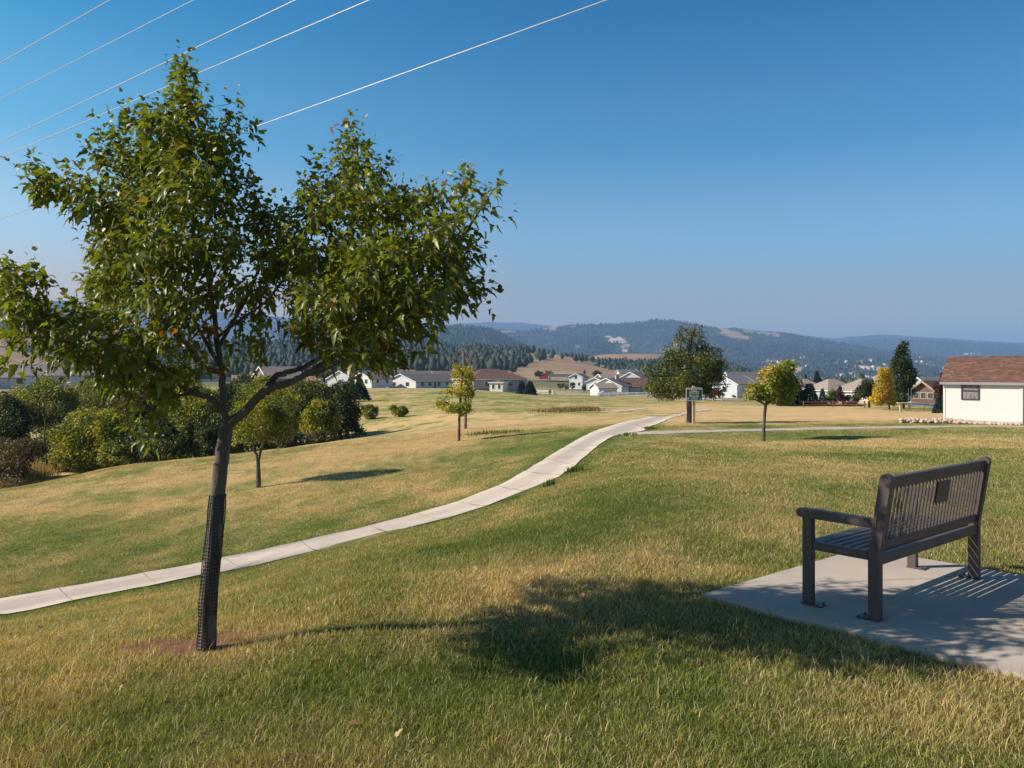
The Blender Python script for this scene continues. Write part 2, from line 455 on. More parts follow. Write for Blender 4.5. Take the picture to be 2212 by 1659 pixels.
# (px, py, half-width px, rows up, rows down, dryness change)
BL = [
 (900,1330,700,60,60,0.17),(1300,1210,500,55,60,0.19),(1900,1080,400,30,40,0.05),(1750,1130,350,25,30,0.12),(1250,1150,230,40,50,-0.22),(1000,1190,260,25,30,-0.3),(1350,1060,150,40,60,-0.28),(1600,1010,250,25,25,0.02),(1500,1080,200,25,30,-0.2),
 (300,1180,420,40,45,-0.04),(550,1150,300,30,40,-0.22),(200,1100,260,14,16,0.42),(420,1035,240,18,18,0.25),(700,1075,170,30,30,0.12),(950,1075,170,25,30,0.15),(1000,955,320,16,14,0.4),(1150,918,420,8,12,0.45),(1100,975,180,16,18,-0.2),(1180,935,150,12,14,-0.4),(1050,1010,170,10,14,0.05),
 (1180,860,200,12,12,-0.1),(1000,870,130,14,14,-0.12),(1250,885,180,7,7,-0.25),(1000,900,150,9,9,0.3),(1130,892,140,5,5,0.1),
 (1500,880,160,8,9,0.35),(1750,890,330,12,14,0.5),(1900,900,260,8,8,0.5),(1480,905,70,12,12,0.35),(1560,922,150,4,4,-0.35),(2000,916,330,4,4,-0.45),(2000,884,170,3.5,5,-0.5),(1900,935,430,6,8,-0.3),(1650,965,300,14,16,0.12),(2000,960,260,14,10,0.2),(1950,985,170,8,10,-0.25),
 (200,1480,260,50,60,0.1),(420,1560,260,50,70,-0.2),(900,1480,220,40,50,-0.25),(1350,1560,300,50,70,-0.08),(2000,1560,300,60,60,0.18),(1250,1440,300,50,50,-0.1),(700,1620,260,40,60,0.15),
]
_bw = []
for (px, py, rx, up, dn, v) in BL:
    c = hit(px, py); a = hit(px, py - up); b = hit(px, py + dn)
    _bw.append((c.x, c.y, rx * c.y / F, max(a.y - c.y, 0.4), max(c.y - b.y, 0.4), v, math.atan2((px - CX) / F, 1)))
def dryness(x, y):
    r = np.hypot(x, y)
    base = 0.47 + 0.62 * (fbm(x * 0.9 + 3, y * 0.45, 21, 4) - 0.5) + 0.45 * (fbm(x * 3.1, y * 2.2, 23, 3) - 0.5) + 0.40 * (fbm(x * 0.16, y * 0.09, 33, 3) - 0.5)
    base = base + 0.12 * sstep(15, 60, r) - 0.04 * (1 - sstep(4.0, 5.2, r)) - 0.05 * sstep(6.5, 9, r) * (1 - sstep(14, 25, r))
    for (cx, cy, rx, ru, rd, v, s) in _bw:
        dy = y - cy; dx = x - (cx + dy * math.tan(s))
        q = (dx / rx) ** 2 + np.where(dy > 0, (dy / ru) ** 2, (dy / rd) ** 2)
        base = base + .95 * v * np.exp(-q * 1.0)
    return base
def turf(x, y):
    r = np.hypot(x, y)
    dr = dryness(x, y)
    # tyre and mower tracks far out on the meadow
    tr = np.abs(((x * 0.25 + y * 0.55 + 6 * fbm(x * .05, y * .05, 3, 2)) / 3.4) % 1 - 0.5)
    dr = dr + 0.55 * (fbm(x * .05 + .02 * y, y * .42, 61, 4) - .5) * sstep(28, 45, r) * (1 - sstep(160, 260, r))
    dr = dr - 0.38 * (tr < 0.07) * sstep(38, 50, r) * (1 - sstep(140, 200, r)) * (fbm(x * .08, y * .08, 77, 2) > .45)
    edge = np.minimum(dist_line(x, y, wPL), dist_line(x, y, wPR))
    near = (y > 8) & (y < 60)
    dr = np.where(near, dr - 0.34 * np.exp(-(edge / 0.55) ** 2), dr)
    dr = np.clip(dr, -0.15, 1.15)
    d3 = dr[..., None]
    c = np.where(d3 < 0.2, DEEP + (GREEN - DEEP) * np.clip((d3 + 0.15) / 0.35, 0, 1),
        np.where(d3 < 0.45, GREEN + (OLIVE - GREEN) * (d3 - 0.2) / 0.25,
        np.where(d3 < 0.75, OLIVE + (STRAW - OLIVE) * (d3 - 0.45) / 0.3, STRAW + (TAN - STRAW) * np.clip((d3 - 0.75) / 0.4, 0, 1))))
    # bare reddish soil round the foot of the near tree
    q = ((x - TREE_BASE.x + 0.18) / 0.62) ** 2 + ((y - TREE_BASE.y - 0.12) / 0.42) ** 2
    so_ = np.exp(-q * 1.1) * (0.25 + 1.4 * fbm(x * 7, y * 7, 91, 4))
    c = c + (SOIL - c) * np.clip((so_ - 0.35) * 3, 0, 1)[..., None]
    far = sstep(230, 420, r)[..., None]
    fc = np.where((fbm(x * .006, y * .006, 55, 4) > 0.5)[..., None], np.array((0.30, 0.24, 0.11)), np.array((0.17, 0.17, 0.075)))
    c = c * (1 - far) + fc * far
    return c, dr, so_

# ground sheet -------------------------------------------------------------
ang = np.concatenate([np.arange(-180, -50, 3.0), np.arange(-50, 50, 0.16), np.arange(50, 180, 3.0)])
ang = np.radians(ang)
rad = np.exp(np.arange(math.log(0.4), math.log(13500), 0.021))
A, R = np.meshgrid(ang, rad, indexing='ij')
X = np.sin(A) * R; Y = np.cos(A) * R
Z = H(X, Y)
cc, _, _ = turf(X.ravel(), Y.ravel())
na, nr = A.shape
V = np.stack([X.ravel(), Y.ravel(), Z.ravel()], 1)
# bed cut for the pavement
ins = inpoly(V[:, 0], V[:, 1], inner_poly(wPL, wPR)) | inpoly(V[:, 0], V[:, 1], inner_poly(wST, wSB))
V[ins, 2] -= 0.09
V = np.vstack([V, [[0, 0, hz(0, 0)]]]); cc = np.vstack([cc, [cc[0]]])
i = np.arange(na)[:, None]; j = np.arange(nr - 1)[None, :]; i2 = (i + 1) % na
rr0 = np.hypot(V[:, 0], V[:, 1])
cc = cc * (0.45 + 0.45 * sstep(5, 30, rr0) + 0.22 * sstep(38, 55, rr0) * (1 - sstep(200, 400, rr0)))[:, None]   # thatch, with shade between the near blades painted in, fading with distance
q = np.stack([i * nr + j, i * nr + j + 1, i2 * nr + j + 1, i2 * nr + j], -1).reshape(-1, 4)
fan = np.stack([np.full(na, na * nr), np.arange(na) * nr, ((np.arange(na) + 1) % na) * nr], 1)
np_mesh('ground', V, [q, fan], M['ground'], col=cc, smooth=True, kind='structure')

# slab
mb = MB()
mb.prism([(p.x, p.y) for p in slab], 2, -0.12, 0.0)
sl = mb.build('bench_slab', M['concrete']); sl['kind'] = 'structure'

# re-pair the edges: same count of matched stations on both sides
def match(A_, B_, n=60):
    a = polyarr(A_, 400); b = polyarr(B_, 400)
    out = []
    last = 0
    for t in np.linspace(0, 399, n).astype(int):
        p = a[t]; dd = np.hypot(b[:, 0] - p[0], b[:, 1] - p[1]); k = int(np.argmin(dd)); k = max(k, last); last = k
        out.append((p, b[k]))
    return out
def ribbon2(name, A_, B_, lift, mat, n=120, m=4, skirt=0.04, ends=False):
    pr = match(A_, B_, n)
    vs = np.array([p * (1 - t) + q_ * t for p, q_ in pr for t in np.linspace(0, 1, m)])
    z = H(vs[:, 0], vs[:, 1]).reshape(n, m)
    V = np.c_[vs, (z + lift).ravel()]
    q = [(k * m + t, k * m + t + 1, (k + 1) * m + t + 1, (k + 1) * m + t) for k in range(n - 1) for t in range(m - 1)]
    base = len(V); lo = []
    for side in (0, m - 1):
        for k in range(n): p = V[k * m + side].copy(); p[2] -= skirt; lo.append(p)
    V = np.vstack([V, lo])
    for s, side in enumerate((0, m - 1)):
        for k in range(n - 1): q.append((k * m + side, (k + 1) * m + side, base + s * n + k + 1, base + s * n + k))
    return np_mesh(name, V, np.array(q), mat, kind='structure')
path = ribbon2('path', wPL, wPR, 0.026, M['concrete'], n=200)
ribbon2('side_path', wSB, wST, 0.012, M['concrete'], n=140)
fa = poly_world([(1293, 890), (1340, 887), (1399, 881)]); fb = poly_world([(1293, 892.5), (1340, 889.5), (1399, 882.6)])
ribbon2('far_path', fa, fb, 0.03, M['concrete'], n=30, m=3)
# joints across the path, part of the same pavement
mb = MB()
for (p0, p1) in [((-60,1305.5),(-28,1336)),((127,1273),(156,1300)),((308,1240),(342,1264.4)),((481,1206),(520,1228)),((650,1171.5),(692,1192)),((800,1137.5),(845,1154)),((900,1111),(955,1124)),((985,1086.5),(1050,1095)),((1073,1052),(1147,1063)),((1135,1018.5),(1212,1028)),((1180,991),(1240,1007)),((1225,963.5),(1275,977)),((1283,933),(1335,940.6)),((1350,912),(1394,925))]:
    A_, B_ = hit(*p0).to_2d(), hit(*p1).to_2d(); t = (B_ - A_).normalized(); nrm = Vector((-t.y, t.x)) * .011
    for k in range(5):
        qa = A_.lerp(B_, .02 + .96 * k / 5); qb = A_.lerp(B_, .02 + .96 * (k + 1) / 5); za, zb = hz(*qa) + .0305, hz(*qb) + .0305
        mb.add([(*(qa + nrm), za), (*(qb + nrm), zb), (*(qb - nrm), zb), (*(qa - nrm), za)], [(0, 1, 2, 3)])
jo = mb.build('path_joints', M['joint']); jo['kind'] = 'structure'

# ------------------------------------------------------------------ grass blades
def blades(name, rings, seed, hscale=1.0, label=None):
    rng = np.random.default_rng(seed)
    Vs, Fs, Cs = [], [], []
    nb = 0
    for (d0, d1, dens, w, h0, h1, segs) in rings:
        half = 0.70
        area = half * (d1 * d1 - d0 * d0)
        n = int(area * dens)
        y = np.sqrt(rng.random(n) * (d1 * d1 - d0 * d0) + d0 * d0)
        x = (rng.random(n) * 2 - 1) * half * y
        # clumping: keep more blades where the clump noise is high
        cl = vnoise(x * 9, y * 9, 40) * 0.6 + vnoise(x * 3, y * 3, 41) * 0.4
        keep = rng.random(n) < 0.45 + 0.9 * cl
        sl_ = inpoly(x, y, [(p.x, p.y) for p in slab])
        keep &= ~sl_
        if d1 > 9:
            keep &= ~inpoly(x, y, main_poly); keep &= ~inpoly(x, y, side_poly)
        # ground that is turned away behind the rises is not seen from anywhere near
        x = x[keep]; y = y[keep]
        c, dr, so_ = turf(x, y)
        k2 = rng.random(len(x)) > np.clip((so_ - 0.3) * 2.2, 0, 0.93)
        x = x[k2]; y = y[k2]; c = c[k2]; dr = dr[k2]
        n = len(x)
        z = H(x, y) - 0.004
        # per blade colour: dead and live blades mixed in a share that follows the dryness
        live = rng.random(n) > np.clip(dr * 1.05, 0.10, 0.93)
        g = np.array((0.17, 0.19, 0.035)); s_ = np.array((0.60, 0.45, 0.23))
        pk_ = rng.random((n, 1)); g = np.where(pk_ < .3, np.array((0.26, 0.27, 0.05)), g); s_ = np.where(pk_ < .35, np.array((0.60, 0.38, 0.24)), np.where(pk_ > .8, np.array((0.72, 0.60, 0.36)), s_))
        bc = np.where(live[:, None], g * (0.35 + 1.3 * rng.random((n, 1)) ** 1.3), s_ * (0.35 + 1.05 * rng.random((n, 1)) ** 1.2))
        deep = np.clip(0.35 - dr, 0, 0.5)[:, None] * 2
        bc = np.where(live[:, None], bc * (1 - 0.45 * deep), bc)
        bc = bc * 0.70 + c * 0.68
        h = (h0 + (h1 - h0) * rng.random(n) ** 1.6) * (0.75 + 0.6 * cl[keep][k2]) * hscale
        # longer turf along the paths and the slab
        th = rng.random(n) * 2 * np.pi
        bend = (0.25 + 0.75 * rng.random(n)) * h
        ww = w * (0.6 + 0.8 * rng.random(n))
        dx, dy = np.cos(th), np.sin(th)
        bx, by = -dy, dx
        face = rng.random(n) * 2 * np.pi
        bx, by = np.cos(face), np.sin(face)
        P0 = np.stack([x - bx * ww / 2, y - by * ww / 2, z], 1)
        P1 = np.stack([x + bx * ww / 2, y + by * ww / 2, z], 1)
        T = np.stack([x + dx * bend, y + dy * bend, z + h * 0.92], 1)
        if segs == 2:
            mx_ = x + dx * bend * 0.33; my_ = y + dy * bend * 0.33
            M0 = np.stack([mx_ - bx * ww * .4, my_ - by * ww * .4, z + h * 0.58], 1)
            M1 = np.stack([mx_ + bx * ww * .4, my_ + by * ww * .4, z + h * 0.58], 1)
            V = np.stack([P0, P1, M1, M0, T], 1).reshape(-1, 3)
            b = nb + np.arange(n)[:, None] * 5
            Fs.append(np.concatenate([b + [[0, 1, 2]], b + [[0, 2, 3]], b + [[3, 2, 4]]]))
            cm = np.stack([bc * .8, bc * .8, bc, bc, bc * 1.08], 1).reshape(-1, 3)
            nb += 5 * n
        else:
            V = np.stack([P0, P1, T], 1).reshape(-1, 3)
            b = nb + np.arange(n)[:, None] * 3
            Fs.append(b + [[0, 1, 2]])
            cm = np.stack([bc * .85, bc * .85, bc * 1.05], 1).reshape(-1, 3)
            nb += 3 * n
        Vs.append(V); Cs.append(cm)
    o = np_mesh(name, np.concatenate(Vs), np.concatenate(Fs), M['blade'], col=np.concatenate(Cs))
    o['kind'] = 'stuff'
    if label: o['label'] = label; o['category'] = 'grass'
    return o

blades('grass', [
    (2.3, 4.0, 15000, 0.0030, 0.016, 0.058, 2),
    (4.0, 6.5, 10000, 0.0036, 0.016, 0.054, 2),
    (6.5, 10.0, 5500, 0.0052, 0.018, 0.050, 1),
    (10.0, 16.0, 2700, 0.008, 0.020, 0.050, 1),
    (16.0, 26.0, 900, 0.014, 0.025, 0.055, 1),
    (26.0, 42.0, 430, 0.018, 0.02, 0.045, 1)], 3, label='short mown lawn grass, part green and part straw-coloured')
blades('tall_dry_grass', [(2.3, 4.5, 240, 0.0026, 0.07, 0.16, 2), (4.5, 8.0, 130, 0.0034, 0.06, 0.14, 2)], 5, label='scattered taller dry stalks standing in the near lawn')

# ------------------------------------------------------------------ foliage tools
def orient(n, rng, droop=0.0, up=0.0):
    """random leaf frames: axis (tip direction), side, normal"""
    th = rng.random(n) * 2 * np.pi
    el = (rng.random(n) * 2 - 1) * 0.9
    ax = np.stack([np.cos(th) * np.cos(el), np.sin(th) * np.cos(el), np.sin(el) - droop], 1)
    ax /= np.linalg.norm(ax, axis=1)[:, None]
    r = rng.normal(size=(n, 3)); r[:, 2] += up
    nm = r - ax * (r * ax).sum(1)[:, None]; nm /= np.linalg.norm(nm, axis=1)[:, None] + 1e-9
    sd = np.cross(ax, nm)
    return ax, sd, nm

TEMPL_MAPLE = (np.array([(0, 0, 0), (0, .34, .0), (0, .62, .0), (0, 1.0, -.10),
                         (-.30, .30, .10), (-.13, .40, .05), (-.17, .60, .08),
                         (.30, .30, .10), (.13, .40, .05), (.17, .60, .08), (-.14, .06, .05), (.14, .06, .05)], float),
               np.array([(0, 1, 4, 10), (1, 2, 6, 5), (0, 11, 7, 1), (1, 8, 9, 2)]),
               np.array([(1, 5, 4), (2, 3, 6), (1, 7, 8), (2, 9, 3)]))
TEMPL_MAPLE[0][:, 0] *= 1.12
TEMPL_OVAL = (np.array([(0, 0, 0), (0, 1.0, -.06), (-.26, .42, .09), (.26, .42, .09)], float), None, np.array([(0, 1, 2), (0, 3, 1)]))

def leaves(pos, ax, sd, nm, size, cols, templ, curl=None):
    tv, tq, tt = templ
    n = len(pos); k = len(tv)
    sz = size[:, None, None]
    V = pos[:, None, :] + sz * (tv[None, :, 0:1] * sd[:, None, :] + tv[None, :, 1:2] * ax[:, None, :] + tv[None, :, 2:3] * nm[:, None, :])
    if curl is not None:
        V[:, :, 2] -= (curl[:, None] * tv[None, :, 1] ** 2) * size[:, None]
    C = np.repeat(cols[:, None, :], k, 1)
    b = (np.arange(n) * k)[:, None, None]
    fs = []
    if tq is not None: fs.append((b + tq[None]).reshape(-1, 4))
    fs.append((b + tt[None]).reshape(-1, 3))
    return V.reshape(-1, 3), fs, C.reshape(-1, 3)

def merge_mesh(name, parts, mat, parent=None, **kw):
    Vs, Cs, Q, T = [], [], [], []; b = 0
    for V, fs, C in parts:
        for f in fs: (Q if f.shape[1] == 4 else T).append(f + b)
        b += len(V); Vs.append(V); Cs.append(C)
    F_ = []
    if Q: F_.append(np.concatenate(Q))
    if T: F_.append(np.concatenate(T))
    return np_mesh(name, np.concatenate(Vs), F_, mat, parent=parent, col=np.concatenate(Cs), **kw)

class Skel:
    """limbs as polylines; twigs are attached to the nearest point already there"""
    def __init__(s): s.P = []; s.R = []; s.segs = []
    def limb(s, pts, r0, r1, sub=6, jit=0.0):
        pts = [Vector(p) for p in pts]
        out = []; rr = []
        n = len(pts)
        for i in range(n - 1):
            p0 = pts[max(i - 1, 0)]; p1 = pts[i]; p2 = pts[i + 1]; p3 = pts[min(i + 2, n - 1)]
            for k in range(sub):
                t = k / sub
                q = 0.5 * ((2 * p1) + (p2 - p0) * t + (2 * p0 - 5 * p1 + 4 * p2 - p3) * t * t + (3 * p1 - p0 - 3 * p2 + p3) * t ** 3)
                if jit and 0 < i + t: q = q + Vector((random.gauss(0, jit), random.gauss(0, jit), random.gauss(0, jit)))
                out.append(q)
        out.append(pts[-1]); m = len(out)
        rr = [r0 + (r1 - r0) * (k / (m - 1)) ** 0.8 for k in range(m)]
        s.segs.append((out, rr))
        s.P += out; s.R += rr
        return out
    def attach(s, tips, rbase=0.5, rmin=0.002, bend=0.25, step=None, skip=0.0):
        """connect tips one by one, nearest first"""
        P = np.array([tuple(p) for p in s.P]); R = np.array(s.R)
        tips = np.asarray(tips)
        d = np.array([np.min(((P - t) ** 2).sum(1)) for t in tips]) if len(tips) else []
        ends = []
        for i in np.argsort(d):
            t = tips[i]
            dv = P - t
            dist = np.sqrt((dv ** 2).sum(1)) + np.where(P[:, 2] > t[2] + 0.05, 0.25 * (P[:, 2] - t[2]), 0) + skip * (R > 0.03)
            j = int(np.argmin(dist))
            a = Vector(P[j]); b = Vector(t); L = (b - a).length
            if L < 0.02: ends.append((b, Vector((0, 0, 1)))); continue
            mid = (a + b) / 2 + Vector((random.gauss(0, .08), random.gauss(0, .08), -0.06 + bend * 0.2)) * L
            pts = [a * (1 - q) ** 2 + mid * 2 * q * (1 - q) + b * q * q for q in np.linspace(0, 1, 5)]
            r0 = min(R[j] * 0.7, rmin + 0.010 * L * rbase * 2); rr = [r0 + (rmin - r0) * q for q in np.linspace(0, 1, 5)]
            s.segs.append((pts, rr))
            P = np.vstack([P, [tuple(p) for p in pts[1:]]]); R = np.r_[R, rr[1:]]
            ends.append((b, (b - pts[-2]).normalized()))
        s.P = [Vector(p) for p in P]; s.R = list(R)
        return ends
    def mesh(s, name, mat, parent, n_big=12, n_small=4, thr=0.012):
        mb = MB()
        for pts, rr in s.segs:
            mb.tube(pts, rr, n_big if max(rr) > thr else n_small, cap=False)
        me = bpy.data.meshes.new(name); me.from_pydata([tuple(v) for v in mb.v], [], mb.f)
        for p in me.polygons: p.use_smooth = True
        me.materials.append(mat); o = bpy.data.objects.new(name, me); COL.objects.link(o); o.parent = parent
        return o

# ------------------------------------------------------------------ the near maple
TB = Vector((TREE_BASE.x, TREE_BASE.y, TREE_BASE.z))
TD = TB.y
def T3(px, py, dd=0.0):
    return W3(px, py, TD + dd)
maple = thing('maple_tree', 'leafy green maple with a leaning trunk in a black mesh sleeve, left foreground', 'tree', TB)
sk = Skel()
def rel(pts): return [p - TB for p in pts]
sk.limb(rel([T3(447, 1412), T3(452, 1300, .0), T3(462, 1180), T3(471, 1060), T3(480, 985), T3(489, 918)]), 0.052, 0.040, jit=0.0015)
RLm = sk.limb(rel([T3(485, 940), T3(500, 912, -.01), T3(522, 896, -.03), T3(558, 857, -.05), T3(585, 838, -.08), T3(618, 829, -.1), T3(648, 815, -.1), T3(700, 785, -.1), T3(760, 745, -.15), T3(820, 700, -.2), T3(880, 660, -.3), T3(930, 600, -.3), T3(990, 520, -.25), T3(1040, 450, -.2)]), 0.033, 0.006, jit=.003)
sk.limb(rel([T3(575, 848, -.06), T3(592, 818, 0), T3(618, 804, .06), T3(656, 793, .12), T3(700, 762, .2), T3(735, 700, .3), T3(752, 620, .35), T3(762, 520, .3), T3(770, 400, .2), T3(773, 300, .1)]), 0.022, 0.005, jit=.003)
sk.limb(rel([T3(488, 925), T3(484, 880), T3(481, 825), T3(476, 790, .02), T3(468, 740, .05), T3(462, 680, .08), T3(450, 600, .1), T3(432, 520, .08), T3(415, 430, .03), T3(404, 330, 0), T3(400, 220, 0), T3(398, 130, 0)]), 0.026, 0.005, jit=.003)
sk.limb(rel([T3(492, 922), T3(478, 884, -.03), T3(455, 862, -.07), T3(425, 851, -.12), T3(385, 828, -.2), T3(330, 790, -.32), T3(270, 765, -.45), T3(200, 730, -.6), T3(120, 690, -.75), T3(40, 660, -.85), T3(-30, 640, -.9)]), 0.024, 0.006, jit=.004)
sk.limb(rel([T3(479, 805, 0), T3(455, 800, -.03), T3(430, 785, -.08), T3(395, 735, -.14), T3(350, 692, -.18), T3(330, 640, -.2), T3(305, 560, -.22), T3(270, 480, -.22), T3(200, 420, -.2), T3(120, 390, -.2), T3(60, 362, -.2)]), 0.017, 0.005, jit=.004)
sk.limb(rel([T3(420, 850, -.13), T3(370, 858, -.2), T3(335, 880, -.3), T3(310, 915, -.38)]), 0.010, 0.004)
sk.limb(rel([T3(470, 755, .05), T3(500, 700, .1), T3(535, 640, .16), T3(565, 560, .2), T3(585, 480, .18), T3(600, 440, .15)]), 0.014, 0.004)
sk.limb(rel([T3(468, 730, .05), T3(520, 690, -.1), T3(575, 650, -.25), T3(620, 590, -.3), T3(650, 520, -.3), T3(680, 430, -.25)]), 0.012, 0.004)
sk.limb(rel([T3(474, 790, .02), T3(440, 730, .2), T3(400, 660, .42), T3(350, 600, .6), T3(300, 520, .7), T3(280, 400, .7)]), 0.014, 0.004)
sk.limb(rel([T3(650, 815, -.1), T3(720, 790, -.35), T3(790, 740, -.55), T3(850, 690, -.7), T3(900, 620, -.75)]), 0.012, 0.004)
sk.limb(rel([T3(735, 700, .3), T3(800, 640, .5), T3(860, 560, .65), T3(900, 470, .7), T3(930, 410, .65)]), 0.012, 0.004)
# crown: (px, py, rx, ry, depth offset, depth radius, weight)
CR = [
 (398,150,42,48,0,.12,1.2),(405,215,62,50,0,.18,1.2),(340,250,70,50,-.05,.22,1.1),(270,235,34,28,-.1,.1,1.3),(235,290,60,45,-.1,.2,1.1),
 (380,300,100,60,0,.3,1.1),(300,350,110,60,0,.35,1.1),(470,300,60,50,.05,.2,1.0),(500,205,22,30,.05,.08,.8),(520,265,55,26,.05,.12,1.2),(548,292,22,22,.05,.1,1.2),
 (200,322,30,18,-.1,.1,1.0),(60,352,48,16,-.2,.08,1.0),(90,395,50,34,-.2,.14,1.2),(150,400,70,50,-.2,.2,1.2),(215,430,80,50,-.15,.25,1.1),
 (300,440,120,70,.1,.5,1.0),(420,420,110,80,0,.45,1.0),(500,370,60,45,.05,.2,.8),(545,400,35,45,.1,.15,1.0),(560,460,45,45,.15,.25,1.0),
 (250,520,75,55,.1,.5,1.1),(350,540,120,70,.1,.6,1.0),(460,520,90,70,0,.5,.9),(600,470,50,45,.1,.25,.9),(590,540,60,60,.1,.4,.9),
 (235,600,70,60,.2,.5,1.1),(330,640,120,70,.1,.7,.9),(60,590,60,38,-.7,.2,1.2),(15,600,45,50,-.8,.2,1.2),(130,568,28,14,-.5,.1,.8),(160,560,20,12,-.5,.1,.8),
 (40,660,70,50,-.8,.25,1.2),(20,730,60,40,-.8,.25,1.1),(110,700,80,45,-.7,.3,1.1),(190,680,90,60,-.4,.4,1.0),(60,780,50,25,-.8,.2,.9),(150,760,90,35,-.6,.3,1.0),
 (260,740,100,60,-.3,.5,1.0),(360,720,90,60,-.1,.5,.8),(300,810,90,50,-.3,.35,1.1),(230,800,70,40,-.4,.3,1.0),(360,850,60,45,-.25,.25,1.1),(310,890,50,40,-.35,.2,1.1),(320,945,40,26,-.4,.15,1.1),(290,925,25,20,-.4,.1,1),
 (440,640,80,70,.1,.5,.55),(520,620,70,60,.1,.5,.55),(450,760,70,40,.1,.3,.55),(400,790,60,40,-.1,.3,.8),(540,740,60,40,.0,.3,.4),(540,680,60,40,.0,.4,.45),
 (640,520,60,50,0,.4,.9),(690,440,50,55,0,.3,1.1),(665,400,25,30,0,.12,1.0),(690,350,30,18,.1,.1,1.0),(770,275,34,26,.1,.12,1.2),(765,320,62,34,.1,.2,1.1),(760,380,85,50,.1,.3,1.1),(740,440,90,55,.05,.4,1.0),(830,350,30,30,.1,.15,1.0),
 (835,440,70,50,.1,.4,1.0),(890,375,26,24,.2,.12,1.2),(900,430,70,45,.2,.4,1.1),(965,395,45,26,.2,.15,.9),(1015,385,30,28,0,.15,1.0),(1010,440,50,40,-.1,.25,1.1),(1065,410,26,24,-.1,.12,1.0),(1075,462,32,22,-.1,.12,1.2),
 (960,500,70,50,-.1,.4,1.0),(690,560,90,60,0,.6,.9),(790,530,100,60,0,.6,1.0),(890,540,90,60,0,.6,1.05),(985,560,60,50,-.1,.4,1.0),(1040,560,26,24,-.1,.15,1.0),
 (640,620,80,50,0,.5,.75),(740,640,90,50,-.1,.6,1.0),(840,630,100,60,-.1,.6,1.05),(940,630,80,50,-.2,.5,1.05),(1010,630,45,45,-.2,.2,1.0),(1045,672,22,16,-.2,.08,1.1),
 (620,700,60,35,-.1,.35,.6),(700,710,70,45,-.1,.5,.9),(800,705,90,45,-.2,.5,1.05),(900,690,70,45,-.3,.35,1.0),(760,765,70,36,-.2,.35,1.0),(840,765,50,40,-.3,.25,1.1),(905,735,40,28,-.4,.2,1.0),(700,765,50,25,-.1,.25,.8),(820,795,40,18,-.3,.15,.8),
]
def sample_blobs(blobs, n, rng, to3, unit):
    wts = np.array([b[2] * b[3] * (0.35 + b[5]) * b[6] for b in blobs]); wts = (wts / wts.sum())
    cnt = rng.multinomial(n, wts)
    out = []
    for b, c in zip(blobs, cnt):
        u = rng.normal(size=(c, 3)); u /= np.linalg.norm(u, axis=1)[:, None]
        r = rng.random(c) ** 0.40
        u = u * r[:, None]
        px = b[0] + u[:, 0] * b[2]; py = b[1] + u[:, 1] * b[3]; dd = b[4] + u[:, 2] * b[5]
        out.append(np.stack([px, py, dd], 1))
    a = np.concatenate(out)
    return a
rng = np.random.default_rng(5)
CR = [(b[0], b[1] + (6 if b[1] < 400 else 2), max(b[2] - 10, 8), max(b[3] - 11, 7), b[4] - (.10 if b[0] > 600 else 0), b[5] * 1.35, b[6]) for b in CR]
CR = [b[:6] + (b[6] * (.7 if b[0] < 460 and b[1] > 640 else 1),) for b in CR]
CR += [(820, 560, 80, 60, -.75, .3, .7), (880, 650, 70, 40, -.8, .25, .7), (760, 430, 50, 40, -.5, .25, .6), (380, 380, 80, 70, -.6, .3, .5), (320, 520, 90, 60, -.7, .35, .5), (940, 500, 60, 50, -.6, .25, .6), (720, 640, 80, 60, -.8, .25, .6)]
a = sample_blobs(CR, 2600, rng, None, None)
d_ = TD + a[:, 2]
tips = np.stack([(a[:, 0] - CX) / F * d_, d_, EYE - (a[:, 1] - HY) / F * d_], 1) - np.array(TB)
ends = sk.attach(tips, rmin=0.0016)
sk.mesh('trunk', M['bark'], maple)
# leaf sprays at each twig end
centre = np.array(T3(520, 640, 0) - TB)
LP, LA, LS, LN, LZ, LC, LCu = [], [], [], [], [], [], []
for (e, dr) in ends:
    out = np.array(e) - centre; out /= np.linalg.norm(out) + 1e-6
    dirn = np.array(dr) * 0.5 + out * 0.5 + np.array((rng.normal() * .35, rng.normal() * .35, 0.35 + rng.normal() * .3)); dirn /= np.linalg.norm(dirn)
    L = 0.10 + 0.12 * rng.random(); m = rng.integers(7, 12)
    hue = rng.random()
    for k in range(m):
        t = k / (m - 1)
        p = np.array(e) + dirn * L * (t - 0.62) + rng.normal(size=3) * 0.012
        side = rng.normal(size=3); side -= dirn * side.dot(dirn); side /= np.linalg.norm(side) + 1e-6
        ax = side * 0.9 + dirn * (0.3 + 0.7 * t) + np.array((0.0, 0, -0.05 - 0.6 * rng.random()))
        if t > 0.93: ax = dirn + np.array((0, 0, 0.1))
        ax /= np.linalg.norm(ax)
        nm = np.array((rng.normal() * .9, rng.normal() * .9, 1.0)); nm -= ax * nm.dot(ax); nm /= np.linalg.norm(nm) + 1e-6
        LP.append(p + ax * 0.018); LA.append(ax); LN.append(nm); LS.append(np.cross(ax, nm))
        LZ.append((0.032 + 0.046 * rng.random() ** 1.2) * (0.8 if t > .8 else 1)); LCu.append(0.15 + 0.5 * rng.random())
        g = np.array((0.155, 0.19, 0.020)) * (0.4 + 1.0 * rng.random()); 
        y_ = np.array((0.24, 0.25, 0.03)); f = np.clip(hue * 0.6 + rng.normal() * .15, 0, .8); c = g * (1 - f * .6) + y_ * f * .6
        q = rng.random()
        if q < 0.004: c = np.array((0.36, 0.13, 0.03))
        elif q < 0.03: c = np.array((0.30, 0.22, 0.06))
        LC.append(c)
